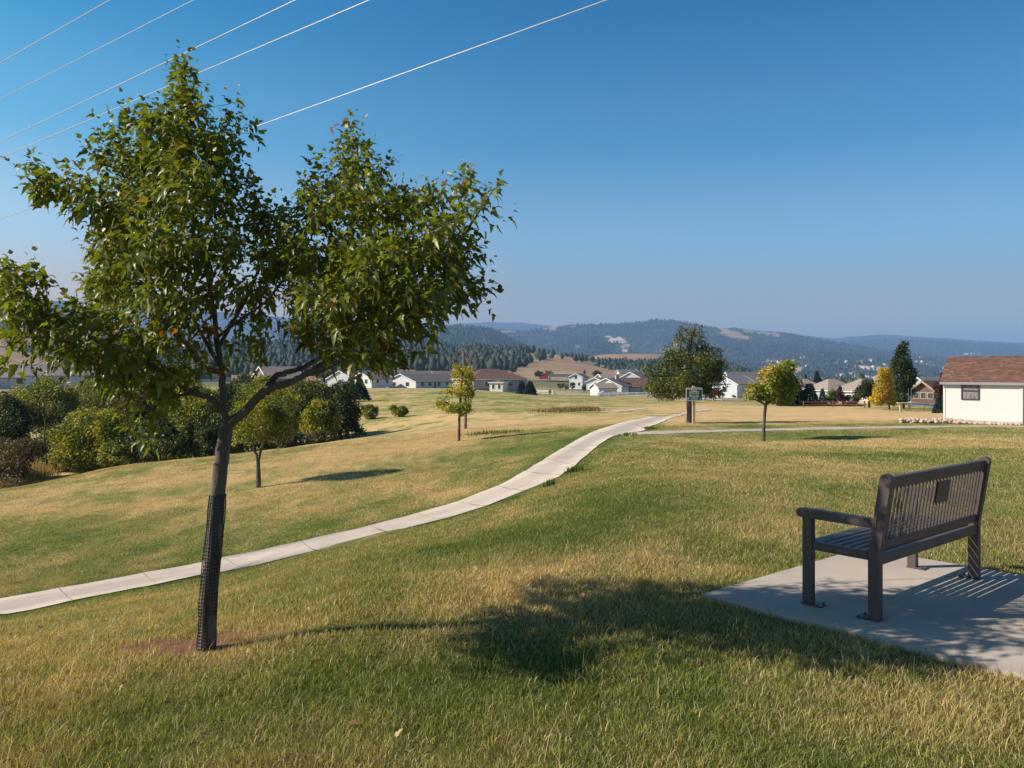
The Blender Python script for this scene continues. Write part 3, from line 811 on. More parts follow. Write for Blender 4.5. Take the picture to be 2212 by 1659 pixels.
# dead brown leaves in the crotch and one orange tip
for (px, py, dd, n_) in ((452, 708, -.12, 16), (478, 800, -.05, 5), (733, 262, .1, 3), (830, 742, -.45, 8), (285, 700, -.5, 3)):
    for k in range(n_):
        c0 = np.array(T3(px, py, dd) - TB) + rng.normal(size=3) * 0.022
        ax = rng.normal(size=3); ax[2] -= .6; ax /= np.linalg.norm(ax); nm = rng.normal(size=3); nm -= ax * nm.dot(ax); nm /= np.linalg.norm(nm)
        LP.append(c0); LA.append(ax); LN.append(nm); LS.append(np.cross(ax, nm)); LZ.append(.06); LCu.append(.4); LC.append(np.array((0.38, 0.15, 0.05)) * (.7 + .5 * rng.random()))
part = leaves(np.array(LP), np.array(LA), np.array(LS), np.array(LN), np.array(LZ), np.array(LC), TEMPL_MAPLE, np.array(LCu))
merge_mesh('crown', [part], M['leaf'], maple)

# black plastic mesh sleeve round the trunk, a thing of its own
gt = thing('trunk_guard', 'black plastic mesh sleeve wrapped round the trunk of the near maple', 'tree guard', TB)
mb = MB()
ax_pts = rel([T3(444, 1408), T3(450, 1300), T3(460, 1180), T3(470.5, 1068)])
def axp(t):
    k = t * 3; i = min(int(k), 2); return ax_pts[i].lerp(ax_pts[i + 1], k - i)
NS = 22; NR = 46
def gp(k, t):
    rr = 0.054 - 0.004 * t + 0.003 * math.sin(9 * t + k * .8) + .002 * math.sin(23 * t)
    th = 2 * math.pi * k / NS
    return axp(t) + Vector((math.cos(th) * rr, math.sin(th) * rr, 0))
for k in range(NS): mb.tube([gp(k, t) for t in np.linspace(0, 1, 14)], 0.0019, 4)
for r in range(NR + 1):
    t = r / NR; mb.tube([gp(k, t) for k in range(NS + 1)], 0.0018, 4, cap=False)
mb.build('mesh_sleeve', M['plastic'], gt)

# ------------------------------------------------------------------ bench
ORG = Vector((2.27, 4.99, 0)) + Vector((.77, .64, 0)) * .775 + Vector((-.64, .77, 0)) * .225
bench = thing('park_bench', 'dark brown metal park bench with vertical back slats, facing away on its concrete slab', 'bench', ORG, math.atan2(.64, .77))
BM = M['bench']
HL = 0.775; HD = 0.225
LEAN = 0.075
def post_side(y0, z):  # centre line of rear post in the side view
    return y0 - LEAN * max(0, (z - 0.42) / 0.5) ** 1.0
for sx in (-1, 1):
    # rear post, rounded top, bent back above the seat
    mb = MB(); w = 0.036; n = 8
    ys = -HD
    prof = [(ys - w, 0.0), (ys + w, 0.0), (ys + w, 0.42)]
    top = 0.905; yc = post_side(ys, top)
    prof.append((yc + w, top - 0.02))
    for k in range(1, n): a_ = math.pi * k / n; prof.append((yc + w * math.cos(a_), top - 0.02 + w * math.sin(a_)))
    prof += [(yc - w, top - 0.02), (ys - w, 0.42)]
    mb.prism(prof, 0, sx * HL - .023, sx * HL + .023)
    p = mb.build('rear_leg', BM, bench)
    mb = MB(); mb.box((sx * HL, -HD + .035, .006), (.085, .14, .010), bev=.003)
    for bx in (-.04, .04): mb.tube([(sx * HL + bx, -HD + .085, .012), (sx * HL + bx, -HD + .085, .022)], .008, 6)
    mb.build('foot_plate', BM, p)
    mb = MB(); mb.box((sx * HL, HD, .30), (.046, .070, .60), bev=.004)
    p = mb.build('front_leg', BM, bench)
    mb = MB(); mb.box((sx * HL, HD - .035, .006), (.085, .14, .010), bev=.003)
    for bx in (-.04, .04): mb.tube([(sx * HL + bx, HD - .085, .012), (sx * HL + bx, HD - .085, .022)], .008, 6)
    mb.build('foot_plate', BM, p)
    # arm rest with a rounded nose
    mb = MB(); prof = [(-HD - .02, .575), (-HD - .02, .632)]
    cy = HD + .045; r = .030; cz = .608
    for k in range(0, 9): a_ = math.pi / 2 - math.pi * k / 8; prof.append((cy + r * math.cos(a_), cz + r * math.sin(a_)))
    mb.prism(prof, 0, sx * HL - .029, sx * HL + .029); mb.build('armrest', BM, bench)
    # seat end beam
    mb = MB(); mb.box((sx * HL, 0, .3975), (.044, 2 * HD - .08, .055), bev=.003); eb = mb.build('seat_end_beam', BM, bench)
    if sx < 0:
        mb = MB(); mb.box((-HL - .023, -.02, .398), (.004, .075, .022)); mb.build('maker_tag', pmat('tag', (.12, .11, .11), .4), eb)
L2 = 2 * HL - .054
mb = MB(); mb.box((0, HD - .005, .395), (L2, .05, .05), bev=.003); mb.build('front_beam', BM, bench)
mb = MB(); mb.box((0, -HD - .005, .375), (L2, .05, .06), bev=.003); mb.build('rear_beam', BM, bench)
for k in range(7):
    y = HD - .062 - k * .054
    mb = MB(); z = .418 - .0035 * k
    mb.box((0, y, z), (L2 + .03, .040, .012), bev=.003); mb.build('seat_slat', BM, bench)
# back: rails and upright slats
yb = lambda z: post_side(-HD, z)
mb = MB(); mb.box((0, yb(.862), .862), (L2, .034, .072), Matrix.Rotation(0.15, 3, 'X'), bev=.003); mb.build('top_rail', BM, bench)
mb = MB(); mb.box((0, yb(.462), .462), (L2, .034, .06), Matrix.Rotation(0.1, 3, 'X'), bev=.003); mb.build('lower_rail', BM, bench)
NSL = 28
for k in range(NSL):
    x = -HL + .06 + (2 * HL - .12) * k / (NSL - 1)
    mb = MB(); z0, z1 = .485, .835
    a_ = Vector((x, yb(z0), z0)); b_ = Vector((x, yb(z1), z1)); c = (a_ + b_) / 2; ang_ = math.atan2(a_.y - b_.y, z1 - z0)
    mb.box(c, (.017, .010, (b_ - a_).length), Matrix.Rotation(ang_, 3, 'X')); mb.build('back_slat', BM, bench)
mb = MB(); zc = .728; mb.box((.085, yb(zc) - .010, zc), (.20, .006, .15), Matrix.Rotation(0.15, 3, 'X'), bev=.002)
mb.box((.085, yb(zc) + .010, zc), (.20, .006, .15), Matrix.Rotation(0.15, 3, 'X'), bev=.002)
pq = mb.build('plaque', BM, bench)

# ------------------------------------------------------------------ wires
wire_m = pmat('wire_metal', (0.60, 0.58, 0.56), 0.35, metal=0.25, var=.05)
def wire(p0, p1, d0, r, label, sag=0.25):
    """two picture points on the wire; the far run goes along the common line direction"""
    A_ = W3(p0[0], p0[1], d0)
    D = Vector((-1.60, 1.0, -0.135)).normalized()
    # direction whose picture line passes through p1
    best = None
    for dz in np.linspace(-0.45, 0.25, 701):
        D = Vector((-1.60, 1.0, dz))
        # px at reach where it equals p1[0]
        k = (p1[0] - CX) / F
        # (A.x + s Dx) = k (A.y + s Dy)
        s_ = (k * A_.y - A_.x) / (D.x - k * D.y)
        P = A_ + D * s_
        if P.y <= 0.5: continue
        py = HY - (P.z - EYE) / P.y * F
        e = abs(py - p1[1])
        if best is None or e < best[0]: best = (e, dz)
    D = Vector((-1.60, 1.0, best[1])).normalized()
    pts = [A_ + D * t for t in np.linspace(-d0 * 0.9, d0 * 9, 60)]
    mb = MB(); mb.tube(pts, r, 6)
    o = mb.build('power_line', wire_m, smooth=True)
    tag(o, label, 'wire', 'overhead power lines')
    return o
wire((1310, 0), (0, 473), 15, .0105, 'lowest overhead wire, the one running right of the maple towards the top middle')
wire((798, 0), (0, 341), 16, .0095, 'second overhead wire from the bottom, passing behind the maple top')
wire((638, 0), (0, 306), 17, .010, 'middle overhead wire, crossing just left of the maple top')
wire((418, 0), (0, 214), 21, .0085, 'thin faint overhead wire, second from the top left corner')
wire((237, 0), (0, 136), 19, .0095, 'uppermost overhead wire, cutting the top left corner')

# ------------------------------------------------------------------ smaller trees and shrubs
def cards(n, blobs, rng, size, pal, templ=TEMPL_OVAL, d0=None, origin=None, droop=.3, clump=0.0):
    """leaves spread through ellipsoids given in picture units at distance d0"""
    a = sample_blobs(blobs, n, rng, None, None)
    d = d0 + a[:, 2]
    pos = np.stack([(a[:, 0] - CX) / F * d, d, EYE - (a[:, 1] - HY) / F * d], 1) - np.array(origin)
    if clump > 0:
        k = max(4, int(n / 40)); cidx = rng.integers(0, n, k); cen = pos[cidx]
        near = cen[rng.integers(0, k, n)]
        # pull each leaf towards the closest of a few random clump centres
        best = near; bd = ((pos - near) ** 2).sum(1)
        for _ in range(24):
            c2 = cen[rng.integers(0, k, n)]; d2 = ((pos - c2) ** 2).sum(1); m = d2 < bd; best = np.where(m[:, None], c2, best); bd = np.where(m, d2, bd)
        pos = pos + (best - pos) * clump
    ax, sd, nm = orient(n, rng, droop, 0.8)
    pal = np.array(pal)
    ci = rng.integers(0, len(pal), n)
    # colour drifts slowly through the crown
    w = vnoise(pos[:, 0] * 1.3 + 10, pos[:, 2] * 1.3 + pos[:, 1], 3) + rng.normal(size=n) * .22
    ci = np.clip((w * len(pal)).astype(int), 0, len(pal) - 1)
    col = pal[ci] * (0.7 + 0.6 * rng.random((n, 1)))
    sz = size * (0.7 + 0.6 * rng.random(n))
    return leaves(pos, ax, sd, nm, sz, col, templ, rng.random(n) * .3)

def lumps(blobs, rng, k=7):
    out = []
    for b in blobs:
        if b[6] <= 0: continue
        out.append(tuple(b[:6]) + (b[6] * .55,))
        for _ in range(k):
            u = rng.normal(size=3); u /= np.linalg.norm(u); q = rng.uniform(.2, .48); r = rng.uniform(.6, 1.06)
            out.append((b[0] + u[0] * b[2] * r, b[1] + u[1] * b[3] * r, b[2] * q, b[3] * q, b[4] + u[2] * b[5] * r, b[5] * q, b[6] * 1.3))
    return out

def blob_tree(name, label, cat, base, d, trunk, rtr, blobs, n, size, pal, limbs=(), tips=60, seed=1, bark='bark', group=None, clump=0.35, leafname='crown', trunkname='trunk'):
    rng = np.random.default_rng(seed)
    blobs = lumps(blobs, rng)
    B = W3(base[0], base[1], d)
    t = thing(name, label, cat, B, group=group)
    sk = Skel()
    if trunk:
        pts = [W3(p[0], p[1], d + (p[2] if len(p) > 2 else 0)) - B for p in trunk]
        pts[0] = pts[0] - Vector((0, 0, .1))
        sk.limb(pts, rtr, rtr * .6, sub=4, jit=rtr * .06)
    for lb in limbs:
        sk.limb([W3(p[0], p[1], d + (p[2] if len(p) > 2 else 0)) - B for p in lb], rtr * .6, rtr * .15, sub=4, jit=rtr * .1)
    if tips and trunk:
        a = sample_blobs(blobs, tips, rng, None, None); dd = d + a[:, 2]
        tp = np.stack([(a[:, 0] - CX) / F * dd, dd, EYE - (a[:, 1] - HY) / F * dd], 1) - np.array(B)
        sk.attach(tp, rmin=rtr * .1, rbase=.6)
    if trunk: sk.mesh(trunkname, M[bark], t, 8, 4, thr=rtr * .4)
    if n:
        merge_mesh(leafname, [cards(n, blobs, rng, size, pal, d0=d, origin=B, clump=clump)], M['leaf_small'], t)
    return t

YG = [(0.10, 0.13, 0.02), (0.20, 0.20, 0.03), (0.30, 0.25, 0.035)]
OLV = [(0.08, 0.11, 0.018), (0.19, 0.22, 0.028), (0.33, 0.31, 0.035)]
OLY = [(0.10, 0.13, 0.018), (0.27, 0.28, 0.03), (0.44, 0.38, 0.045)]
DKG = [(0.03, 0.05, 0.015), (0.055, 0.08, 0.02), (0.11, 0.13, 0.025)]
dA = hitd(558, 1053)
blob_tree('young_tree', 'small yellow-green tree with forked trunk, left of the path beyond the near maple', 'tree', (558, 1055), dA,
    [(558, 1057), (558, 1010), (557, 985)], .095, [(560, 905, 62, 50, 0, 1.2, 1), (600, 870, 52, 42, 0, 1.0, 1), (540, 940, 40, 30, 0, .8, 1), (610, 930, 42, 35, 0, .8, 1), (520, 900, 28, 28, 0, .6, .8), (575, 845, 40, 26, 0, .7, .8)],
    9000, .085, OLY, [[(557, 990), (548, 970), (545, 940), (540, 900)], [(558, 990), (566, 965), (580, 935), (600, 890)]], 120, 21)
dB = hitd(990, 953)
blob_tree('young_tree', 'slim bright yellow-green tree left of the path, in front of the bare one', 'tree', (990, 953), dB,
    [(991, 955), (992, 920), (993, 890), (995, 850), (1000, 800)], .07, [(968, 845, 0, 0, 0, .1, 0), (985, 800, 14, 16, 0, .5, 1.1), (1010, 805, 15, 20, 0, .5, 1.0), (990, 835, 24, 20, 0, .6, 1.1), (1012, 850, 14, 22, 0, .5, 1), (975, 880, 30, 14, 0, .6, 1.2), (953, 872, 14, 10, 0, .4, .9), (1000, 880, 22, 16, 0, .6, 1.1), (948, 850, 6, 8, 0, .2, .7), (1018, 820, 8, 14, 0, .3, .8)],
    3600, .11, [(0.24, 0.27, 0.03), (0.42, 0.40, 0.05), (0.55, 0.42, 0.06)], [[(992, 885), (970, 872), (950, 860)]], 70, 22)
dC = hitd(1005, 926)
bt = blob_tree('bare_tree', 'leafless grey tree whose twigs rise behind the slim yellow-green one', 'tree', (1005, 926), dC,
    [(1005, 928), (1005, 880), (1003, 850), (1002, 800), (1001, 760)], .10, [(1000, 790, 40, 38, 0, 1.0, 1), (1035, 800, 18, 30, 0, .8, .6), (1003, 765, 22, 20, 0, .6, 1), (1015, 880, 18, 20, 0, .6, .5)],
    0, .1, YG, [[(1004, 850), (985, 800), (978, 770)], [(1004, 850), (1025, 800), (1040, 775)], [(1003, 820), (1012, 780), (1016, 752)]], 240, 23, bark='dead_wood')
dE = hitd(1492, 914)
blob_tree('shade_tree', 'broad dark green tree standing behind the green park sign', 'tree', (1492, 914), dE,
    [(1491, 916), (1490, 880), (1490, 850), (1488, 800), (1490, 740), (1500, 710)], .19,
    [(1490, 800, 70, 60, 0, 1.8, 1), (1440, 830, 52, 30, 0, 1.4, 1.1), (1540, 825, 42, 34, 0, 1.3, 1.1), (1530, 770, 38, 32, 0, 1.2, 1), (1460, 770, 40, 30, 0, 1.2, 1), (1475, 725, 20, 24, 0, .7, 1), (1508, 722, 16, 24, 0, .6, 1.1), (1413, 800, 26, 12, 0, .6, .9), (1398, 785, 16, 8, 0, .4, .8), (1562, 785, 18, 16, 0, .6, .9), (1550, 850, 30, 14, 0, .8, .7), (1440, 855, 40, 14, 0, .9, 1), (1484, 706, 5, 12, 0, .3, .5), (1511, 704, 6, 12, 0, .3, .6), (1550, 755, 14, 10, 0, .5, .6)],
    13500, .125, [(0.055, 0.08, 0.015), (0.10, 0.13, 0.022), (0.18, 0.19, 0.03)], [[(1490, 855), (1450, 830), (1410, 795)], [(1490, 855), (1530, 820), (1560, 790)], [(1490, 840), (1470, 780), (1474, 725)]], 260, 24)
dF = hitd(1650, 953)
blob_tree('young_tree', 'small round tree turning orange with a thin straight trunk, right of the path fork', 'tree', (1650, 953), dF,
    [(1649, 955), (1650, 920), (1653, 885), (1658, 860), (1668, 800)], .07,
    [(1670, 815, 42, 30, 0, .9, 1.1), (1690, 800, 30, 24, 0, .7, 1), (1650, 845, 42, 20, 0, .8, 1.1), (1695, 840, 34, 28, 0, .8, 1), (1625, 835, 18, 16, 0, .5, 1), (1610, 862, 12, 8, 0, .3, .8), (1680, 862, 40, 12, 0, .7, .9), (1728, 825, 8, 10, 0, .3, .6), (1705, 780, 18, 8, 0, .3, .7), (1650, 800, 14, 12, 0, .4, .8)],
    6500, .105, [(0.14, 0.18, 0.02), (0.32, 0.33, 0.04), (0.52, 0.36, 0.08)], [[(1655, 875), (1625, 860), (1608, 855)], [(1656, 872), (1690, 850), (1715, 825)]], 110, 25)

# tree belt at the right edge of the meadow
def spruce(name, label, px, top, base, halfw, d, col, group=None, seed=1, n=2600, cat='tree'):
    rng = np.random.default_rng(seed)
    B = W3(px, base, d); t = thing(name, label, cat, B, group=group)
    hgt = (base - top) / F * d; rw = halfw / F * d
    mb = MB(); mb.tube([(0, 0, -.1), (0, 0, hgt * .95)], [hgt * .02 + .03, .01], 6); mb.build('trunk', M['bark'], t)
    # drooping boughs in whorls, denser low down
    u = rng.random(n) ** 0.62; z = hgt * (1 - u) * .97 + .05 * hgt * u
    tier = (1 + .16 * np.cos(z / hgt * 2 * np.pi * 9 + rng.random(n)))
    rr = rw * u * tier * (0.45 + .6 * rng.random(n) ** .5) ; th = rng.random(n) * 2 * np.pi
    th = th + .25 * np.round(th * 3.5 / 1)
    pos = np.stack([rr * np.cos(th), rr * np.sin(th), z - rr * .25], 1)
    ax = np.stack([np.cos(th), np.sin(th), -.25 + rng.normal(size=n) * .25], 1); ax /= np.linalg.norm(ax, axis=1)[:, None]
    nm = np.stack([rng.normal(size=n) * .5, rng.normal(size=n) * .5, np.ones(n)], 1); nm -= ax * (nm * ax).sum(1)[:, None]; nm /= np.linalg.norm(nm, axis=1)[:, None]
    c = np.array(col) * (0.65 + .7 * rng.random((n, 1)))
    merge_mesh('crown', [leaves(pos, ax, np.cross(ax, nm), nm, rw * (.26 + .2 * rng.random(n)), c, TEMPL_OVAL)], M['needle'], t)
    return t
BLS = (0.045, 0.07, 0.062); GRS = (0.03, 0.048, 0.022)
spruce('spruce_tree', 'blue-grey spruce beside the white shed, on its left', 2030, 851, 895, 13, 58, BLS, seed=3)
spruce('spruce_tree', 'dark spruce left of the lime green bush, behind the red rail fence', 1749, 826, 880, 21, 96, GRS, seed=4)
spruce('spruce_tree', 'slim bluish spruce just left of the lime green bush', 1777, 838, 880, 10, 98, BLS, seed=5)
spruce('spruce_tree', 'dark conifer close behind the small round tree turning orange', 1712, 805, 880, 28, 96, GRS, seed=6)
spruce('spruce_tree', 'left one of the two spruces beside the brown-roofed house', 1127, 822, 852, 12, 175, BLS, seed=7)
spruce('spruce_tree', 'right and pointed one of the two spruces beside the brown-roofed house', 1145, 821, 854, 14, 172, BLS, seed=8)
spruce('spruce_tree', 'rounded blue spruce at the end of the shrub thicket', 777, 818, 860, 19, 105, BLS, seed=9)
spruce('spruce_tree', 'dark upright conifer over the tan roofs', 1765, 798, 866, 12, 260, GRS, seed=10)
blob_tree('columnar_tree', 'tall columnar dark green tree beside the yellow one', 'tree', (1952, 888), 78, [(1952, 889), (1952, 840), (1953, 760)], .14,
    [(1952, 775, 20, 30, 0, .9, 1.2), (1953, 748, 12, 14, 0, .5, 1), (1951, 815, 31, 38, 0, 1.3, 1.1), (1950, 850, 31, 24, 0, 1.2, 1), (1968, 735, 4, 6, 0, .2, .6), (1930, 780, 7, 10, 0, .4, .7)], 11000, .19, [(0.03, 0.05, 0.018), (0.05, 0.075, 0.022), (0.09, 0.11, 0.035)], (), 60, 31)
blob_tree('yellow_tree', 'golden yellow autumn tree beside the columnar one', 'tree', (1922, 890), 74, [(1922, 891), (1920, 870), (1915, 820)], .10,
    [(1905, 835, 22, 28, 0, 1.1, 1.2), (1912, 808, 18, 18, 0, .9, 1), (1900, 862, 20, 16, 0, .9, 1), (1925, 860, 16, 18, 0, .8, .8), (1893, 855, 10, 14, 0, .6, .9)], 5500, .19, [(0.42, 0.33, 0.04), (0.62, 0.43, 0.03), (0.68, 0.48, 0.04)], (), 40, 32)
blob_tree('round_tree', 'low dark green round tree left of the yellow one', 'tree', (1878, 882), 84, [(1878, 883), (1877, 860), (1875, 840)], .14,
    [(1866, 845, 25, 20, 0, 1.3, 1.1), (1880, 832, 16, 15, 0, 1.0, 1), (1850, 860, 12, 9, 0, .8, 1)], 5000, .2, [(0.035, 0.05, 0.015), (0.055, 0.075, 0.02), (0.09, 0.10, 0.03)], (), 40, 33)
blob_tree('bush', 'lime green bush in front of the cream gable house', 'bush', (1798, 879), 97, [(1798, 880), (1798, 862)], .08, [(1796, 858, 13, 15, 0, .9, 1), (1802, 848, 10, 9, 0, .6, 1)], 2200, .2, [(0.10, 0.15, 0.02), (0.17, 0.21, 0.03)], (), 15, 34)
PLM = [(0.06, 0.02, 0.025), (0.10, 0.03, 0.035), (0.14, 0.05, 0.05)]
blob_tree('plum_tree', 'dark purple-leaved tree between the lime bush and the cream gable', 'tree', (1820, 879), 96, [(1820, 880), (1820, 860)], .08, [(1815, 852, 10, 14, 0, .9, 1), (1824, 862, 12, 10, 0, .8, .9), (1840, 871, 12, 6, 0, .7, .7)], 2600, .2, PLM, (), 15, 35)
blob_tree('plum_tree', 'purple-leaved tree rising at the left corner of the white shed', 'tree', (2036, 885), 66, [(2036, 886), (2036, 860), (2036, 825)], .09, [(2032, 840, 14, 22, 0, 1.1, 1), (2040, 815, 10, 14, 0, .8, 1), (2024, 855, 9, 12, 0, .8, .8)], 4200, .17, PLM, (), 25, 36)
blob_tree('bush', 'dark red low bushes behind the red rail fence', 'bush', (1790, 880), 95, [(1790, 881), (1790, 874)], .05, [(1770, 873, 20, 4, 0, .5, 1), (1800, 874, 22, 4, 0, .5, 1), (1838, 875, 24, 5, 0, .5, 1)], 2600, .15, PLM, (), 8, 37)

# thicket in the draw on the left
def shrub(label, cx, cy, rx, ry, d, pal, seed, n=None, extra=(), name='shrub', stems=14, size=.17):
    if ry > 30: cy -= 9; ry *= 1.15; rx *= 1.12
    B = W3(cx, cy + ry * .95, d); g = hz(B.x, B.y)
    base_py = HY + (EYE - g) / d * F
    rz = rx / F * d * 0.8
    blobs = [(cx, cy, rx * .8, ry * .85, 0, rz, 1), (cx - rx * .45, cy + ry * .2, rx * .5, ry * .6, -.3, rz * .7, 1), (cx + rx * .5, cy + ry * .1, rx * .45, ry * .65, .2, rz * .7, 1), (cx + rx * .1, cy - ry * .6, rx * .45, ry * .4, 0, rz * .6, 1), (cx, cy + ry * .75, rx * .95, ry * .4, -.2, rz * .9, 1.1)] + list(extra)
    if n is None: n = int(rx * ry * 3.0)
    return blob_tree(name, label, 'shrub', (cx, base_py), d, [(cx, base_py + 2), (cx + 2, cy + ry * .4), (cx, cy)], .07, blobs, n, size, pal, [[(cx, cy + ry * .9), (cx - rx * .5, cy)], [(cx, cy + ry * .9), (cx + rx * .5, cy)]], stems * 3, seed, bark='bark_grey', group='shrubs of the thicket in the hollow', leafname='foliage', trunkname='stems')
shrub('dark green shrub at the left frame edge, above the dry weeds', 15, 920, 55, 62, 56, DKG, 41)
shrub('tall olive shrub with pale bare stems showing, second from the left frame edge', 95, 880, 75, 58, 58, OLV, 42, extra=[(60, 850, 40, 25, 0, 1, .8), (120, 840, 50, 18, 0, 1, .6)])
shrub('rear olive shrub below the blue-white house', 185, 870, 70, 42, 64, OLV, 43)
shrub('yellow-olive shrub reaching lowest on the lawn edge, beside the dry grass tongue', 185, 945, 88, 58, 49, OLY, 44)
shrub('amber-tinged shrub left of the maple trunk', 285, 915, 70, 62, 53, [(0.07, 0.085, 0.02), (0.15, 0.13, 0.03), (0.24, 0.15, 0.04)], 45)
shrub('dark low shrub under the drooping maple twigs', 340, 955, 60, 42, 47, DKG, 46)
shrub('olive shrub just left of the maple trunk', 415, 920, 62, 64, 52, OLY, 47)
shrub('dark shrub directly behind the maple fork', 470, 945, 55, 46, 50, DKG, 48)
shrub('green shrub right of the maple trunk, behind the small forked tree', 555, 890, 75, 70, 60, OLV, 49)
shrub('bright yellow-green shrub, highest of the thicket right of the maple', 655, 885, 75, 62, 56, [(0.08, 0.11, 0.02), (0.15, 0.17, 0.025), (0.24, 0.22, 0.03)], 50, extra=[(640, 850, 60, 25, 0, 1, 1), (700, 850, 30, 25, 0, 1, 1)])
shrub('dark green shrub closing the right end of the thicket', 733, 890, 50, 58, 54, DKG, 51, extra=[(735, 845, 30, 26, 0, 1, 1), (755, 915, 26, 22, 0, .8, 1)])
shrub('low grey-green shrub at the foot of the thicket, right of the small forked tree', 630, 950, 34, 22, 48, [(0.07, 0.085, 0.05), (0.10, 0.115, 0.06)], 52, stems=6)
shrub('low brownish shrub at the foot of the thicket near its right end', 688, 945, 38, 20, 48, [(0.08, 0.085, 0.03), (0.16, 0.12, 0.05)], 53, stems=6)
shrub('dark tree-like shrub at the back of the thicket, right of the maple limb', 520, 850, 40, 36, 70, DKG, 54)
for lab, cx, cy, rx, ry, sd in (('round green bush just right of the thicket', 795, 890, 18, 16, 61), ('round green bush alone on the slope, left of the yellow-green tree', 861, 887, 20, 14, 62)):
    dd = 0
    B_ = hit(cx, cy + ry); blob_tree('bush', lab, 'bush', (cx, cy + ry + 1), B_.y, [(cx, cy + ry + 1), (cx, cy)], .06, [(cx, cy, rx, ry, 0, rx / F * B_.y, 1), (cx + 5, cy + 3, rx * .8, ry * .8, 0, rx / F * B_.y * .7, 1)], 2600, .16, OLV, (), 25, sd)
for k_, (cx, cy, rx, ry, dd, pl, lab) in enumerate([
    (120, 965, 50, 34, 51, OLV, 'low olive shrub filling the gap under the bare grey one'),
    (255, 972, 52, 30, 47, OLV, 'low shrub at the thicket foot, below the amber-tinged one'),
    (395, 965, 46, 26, 46, DKG, 'small dark shrub at the thicket foot left of the maple trunk'),
    (520, 955, 42, 28, 47, DKG, 'small dark shrub hugging the lawn edge right of the maple trunk'),
    (590, 925, 50, 40, 52, OLY, 'yellowish shrub just behind the small forked tree'),
    (690, 905, 46, 36, 51, OLY, 'yellowish shrub in front of the dark one at the thicket end'),
    (345, 880, 60, 36, 62, OLV, 'rear shrub top above the amber-tinged one'),
    (285, 858, 64, 34, 63, OLV, 'rear shrub top below the left drooping maple twigs'),
    (415, 868, 60, 38, 60, OLY, 'rear yellowish shrub top left of the maple fork'),
    (478, 880, 46, 40, 62, DKG, 'rear dark shrub top right behind the maple fork'),
    (30, 870, 50, 30, 66, OLV, 'rear shrub top near the left edge below the pale road')]):
    shrub(lab, cx, cy, rx, ry, dd, pl, 140 + k_)
# bare twiggy shrub between the green ones
blob_tree('dead_shrub', 'grey leafless shrub with pale stems among the olive ones on the left', 'shrub', (92, 990), 50, [(92, 995), (95, 950), (98, 910)], .05,
    [(110, 900, 40, 45, 0, .8, 1), (80, 880, 30, 35, 0, .8, 1), (130, 870, 20, 30, 0, .6, .8)], 0, .1, OLV, [[(90, 985), (78, 940), (70, 900)], [(93, 985), (115, 940), (125, 900)], [(92, 985), (104, 950), (118, 955)]], 200, 63, bark='bark_grey')

# dry weeds along the lip of the draw and in the lower left corner of the thicket
def tufts(name, label, spots, seed, h0, h1, col, w=.02, cat='grass'):
    rng = np.random.default_rng(seed); Vs, Cs = [], []
    for (px, py, rx, rd, n) in spots:
        c = hit(px, py); sx_ = rx / F * c.y
        x = c.x + rng.normal(size=n) * sx_; y = c.y + rng.normal(size=n) * rd
        z = H(x, y); h = h0 + (h1 - h0) * rng.random(n); th = rng.random(n) * 6.28; b = h * .35 * rng.random(n)
        ww = w * (.6 + .8 * rng.random(n)); f = rng.random(n) * 6.28
        P0 = np.stack([x - np.cos(f) * ww, y - np.sin(f) * ww, z - .03], 1); P1 = np.stack([x + np.cos(f) * ww, y + np.sin(f) * ww, z - .03], 1)
        T = np.stack([x + np.cos(th) * b, y + np.sin(th) * b, z + h], 1)
        Vs.append(np.stack([P0, P1, T], 1).reshape(-1, 3))
        cc_ = np.array(col)[rng.integers(0, len(col), n)] * (.6 + .7 * rng.random((n, 1))); Cs.append(np.repeat(cc_, 3, 0))
    V = np.concatenate(Vs); o = np_mesh(name, V, np.arange(len(V)).reshape(-1, 3), M['blade'], col=np.concatenate(Cs))
    return tag(o, label, cat, kind='stuff')
tufts('dry_weeds', 'pale dry uncut grass on the lip of the draw at the left', [(10, 1045, 30, 2.0, 5000), (60, 1020, 26, 1.6, 4500), (110, 1008, 26, 1.2, 3500), (170, 1004, 36, 1.0, 2200), (300, 1000, 60, 1.0, 1200)], 71, .25, .75, [(.42, .30, .15), (.5, .36, .2), (.3, .2, .1)])
def weeds_at(name, label, spots, seed, col, d, size, cat='shrub'):
    rng = np.random.default_rng(seed)
    B = W3(spots[0][0], spots[0][1] + spots[0][3], d)
    o = merge_mesh(name, [cards(sum(s_[7] for s_ in spots), [s_[:7] for s_ in spots], rng, size, col, d0=d, origin=(0, 0, 0), clump=.3)], M['leaf_small'])
    return tag(o, label, cat, kind='stuff')
weeds_at('brown_weeds', 'brown and rust coloured weeds filling the draw at the left edge', [(20, 1010, 50, 40, 0, 1.5, 1, 5000), (60, 970, 50, 30, 1, 1.5, 1, 4000), (0, 970, 40, 30, 2, 1.5, 1, 2000), (30, 1050, 40, 20, -2, 1.5, 1, 2000)], 72, [(.05, .045, .02), (.10, .075, .035), (.18, .115, .06)], 46, .14)
tufts('path_tufts', 'tufts of longer grass and weeds beside the path', [(1240, 1020, 8, .12, 160), (1188, 1050, 7, .12, 60), (1352, 941, 12, .2, 120), (1402, 927, 5, .3, 200), (1040, 938, 16, .5, 250), (1090, 935, 20, .4, 200)], 73, .06, .17, [(.05, .09, .02), (.09, .13, .03), (.12, .14, .04)], .02)
tufts('reed_grass', 'rust-brown tall grass patch on the far side of the meadow', [(1240, 886, 24, 1.2, 700), (1200, 889, 24, 1.0, 300), (1275, 884, 12, .8, 250)], 74, .12, .35, [(.26, .15, .08), (.34, .2, .1), (.14, .13, .05)], .05)

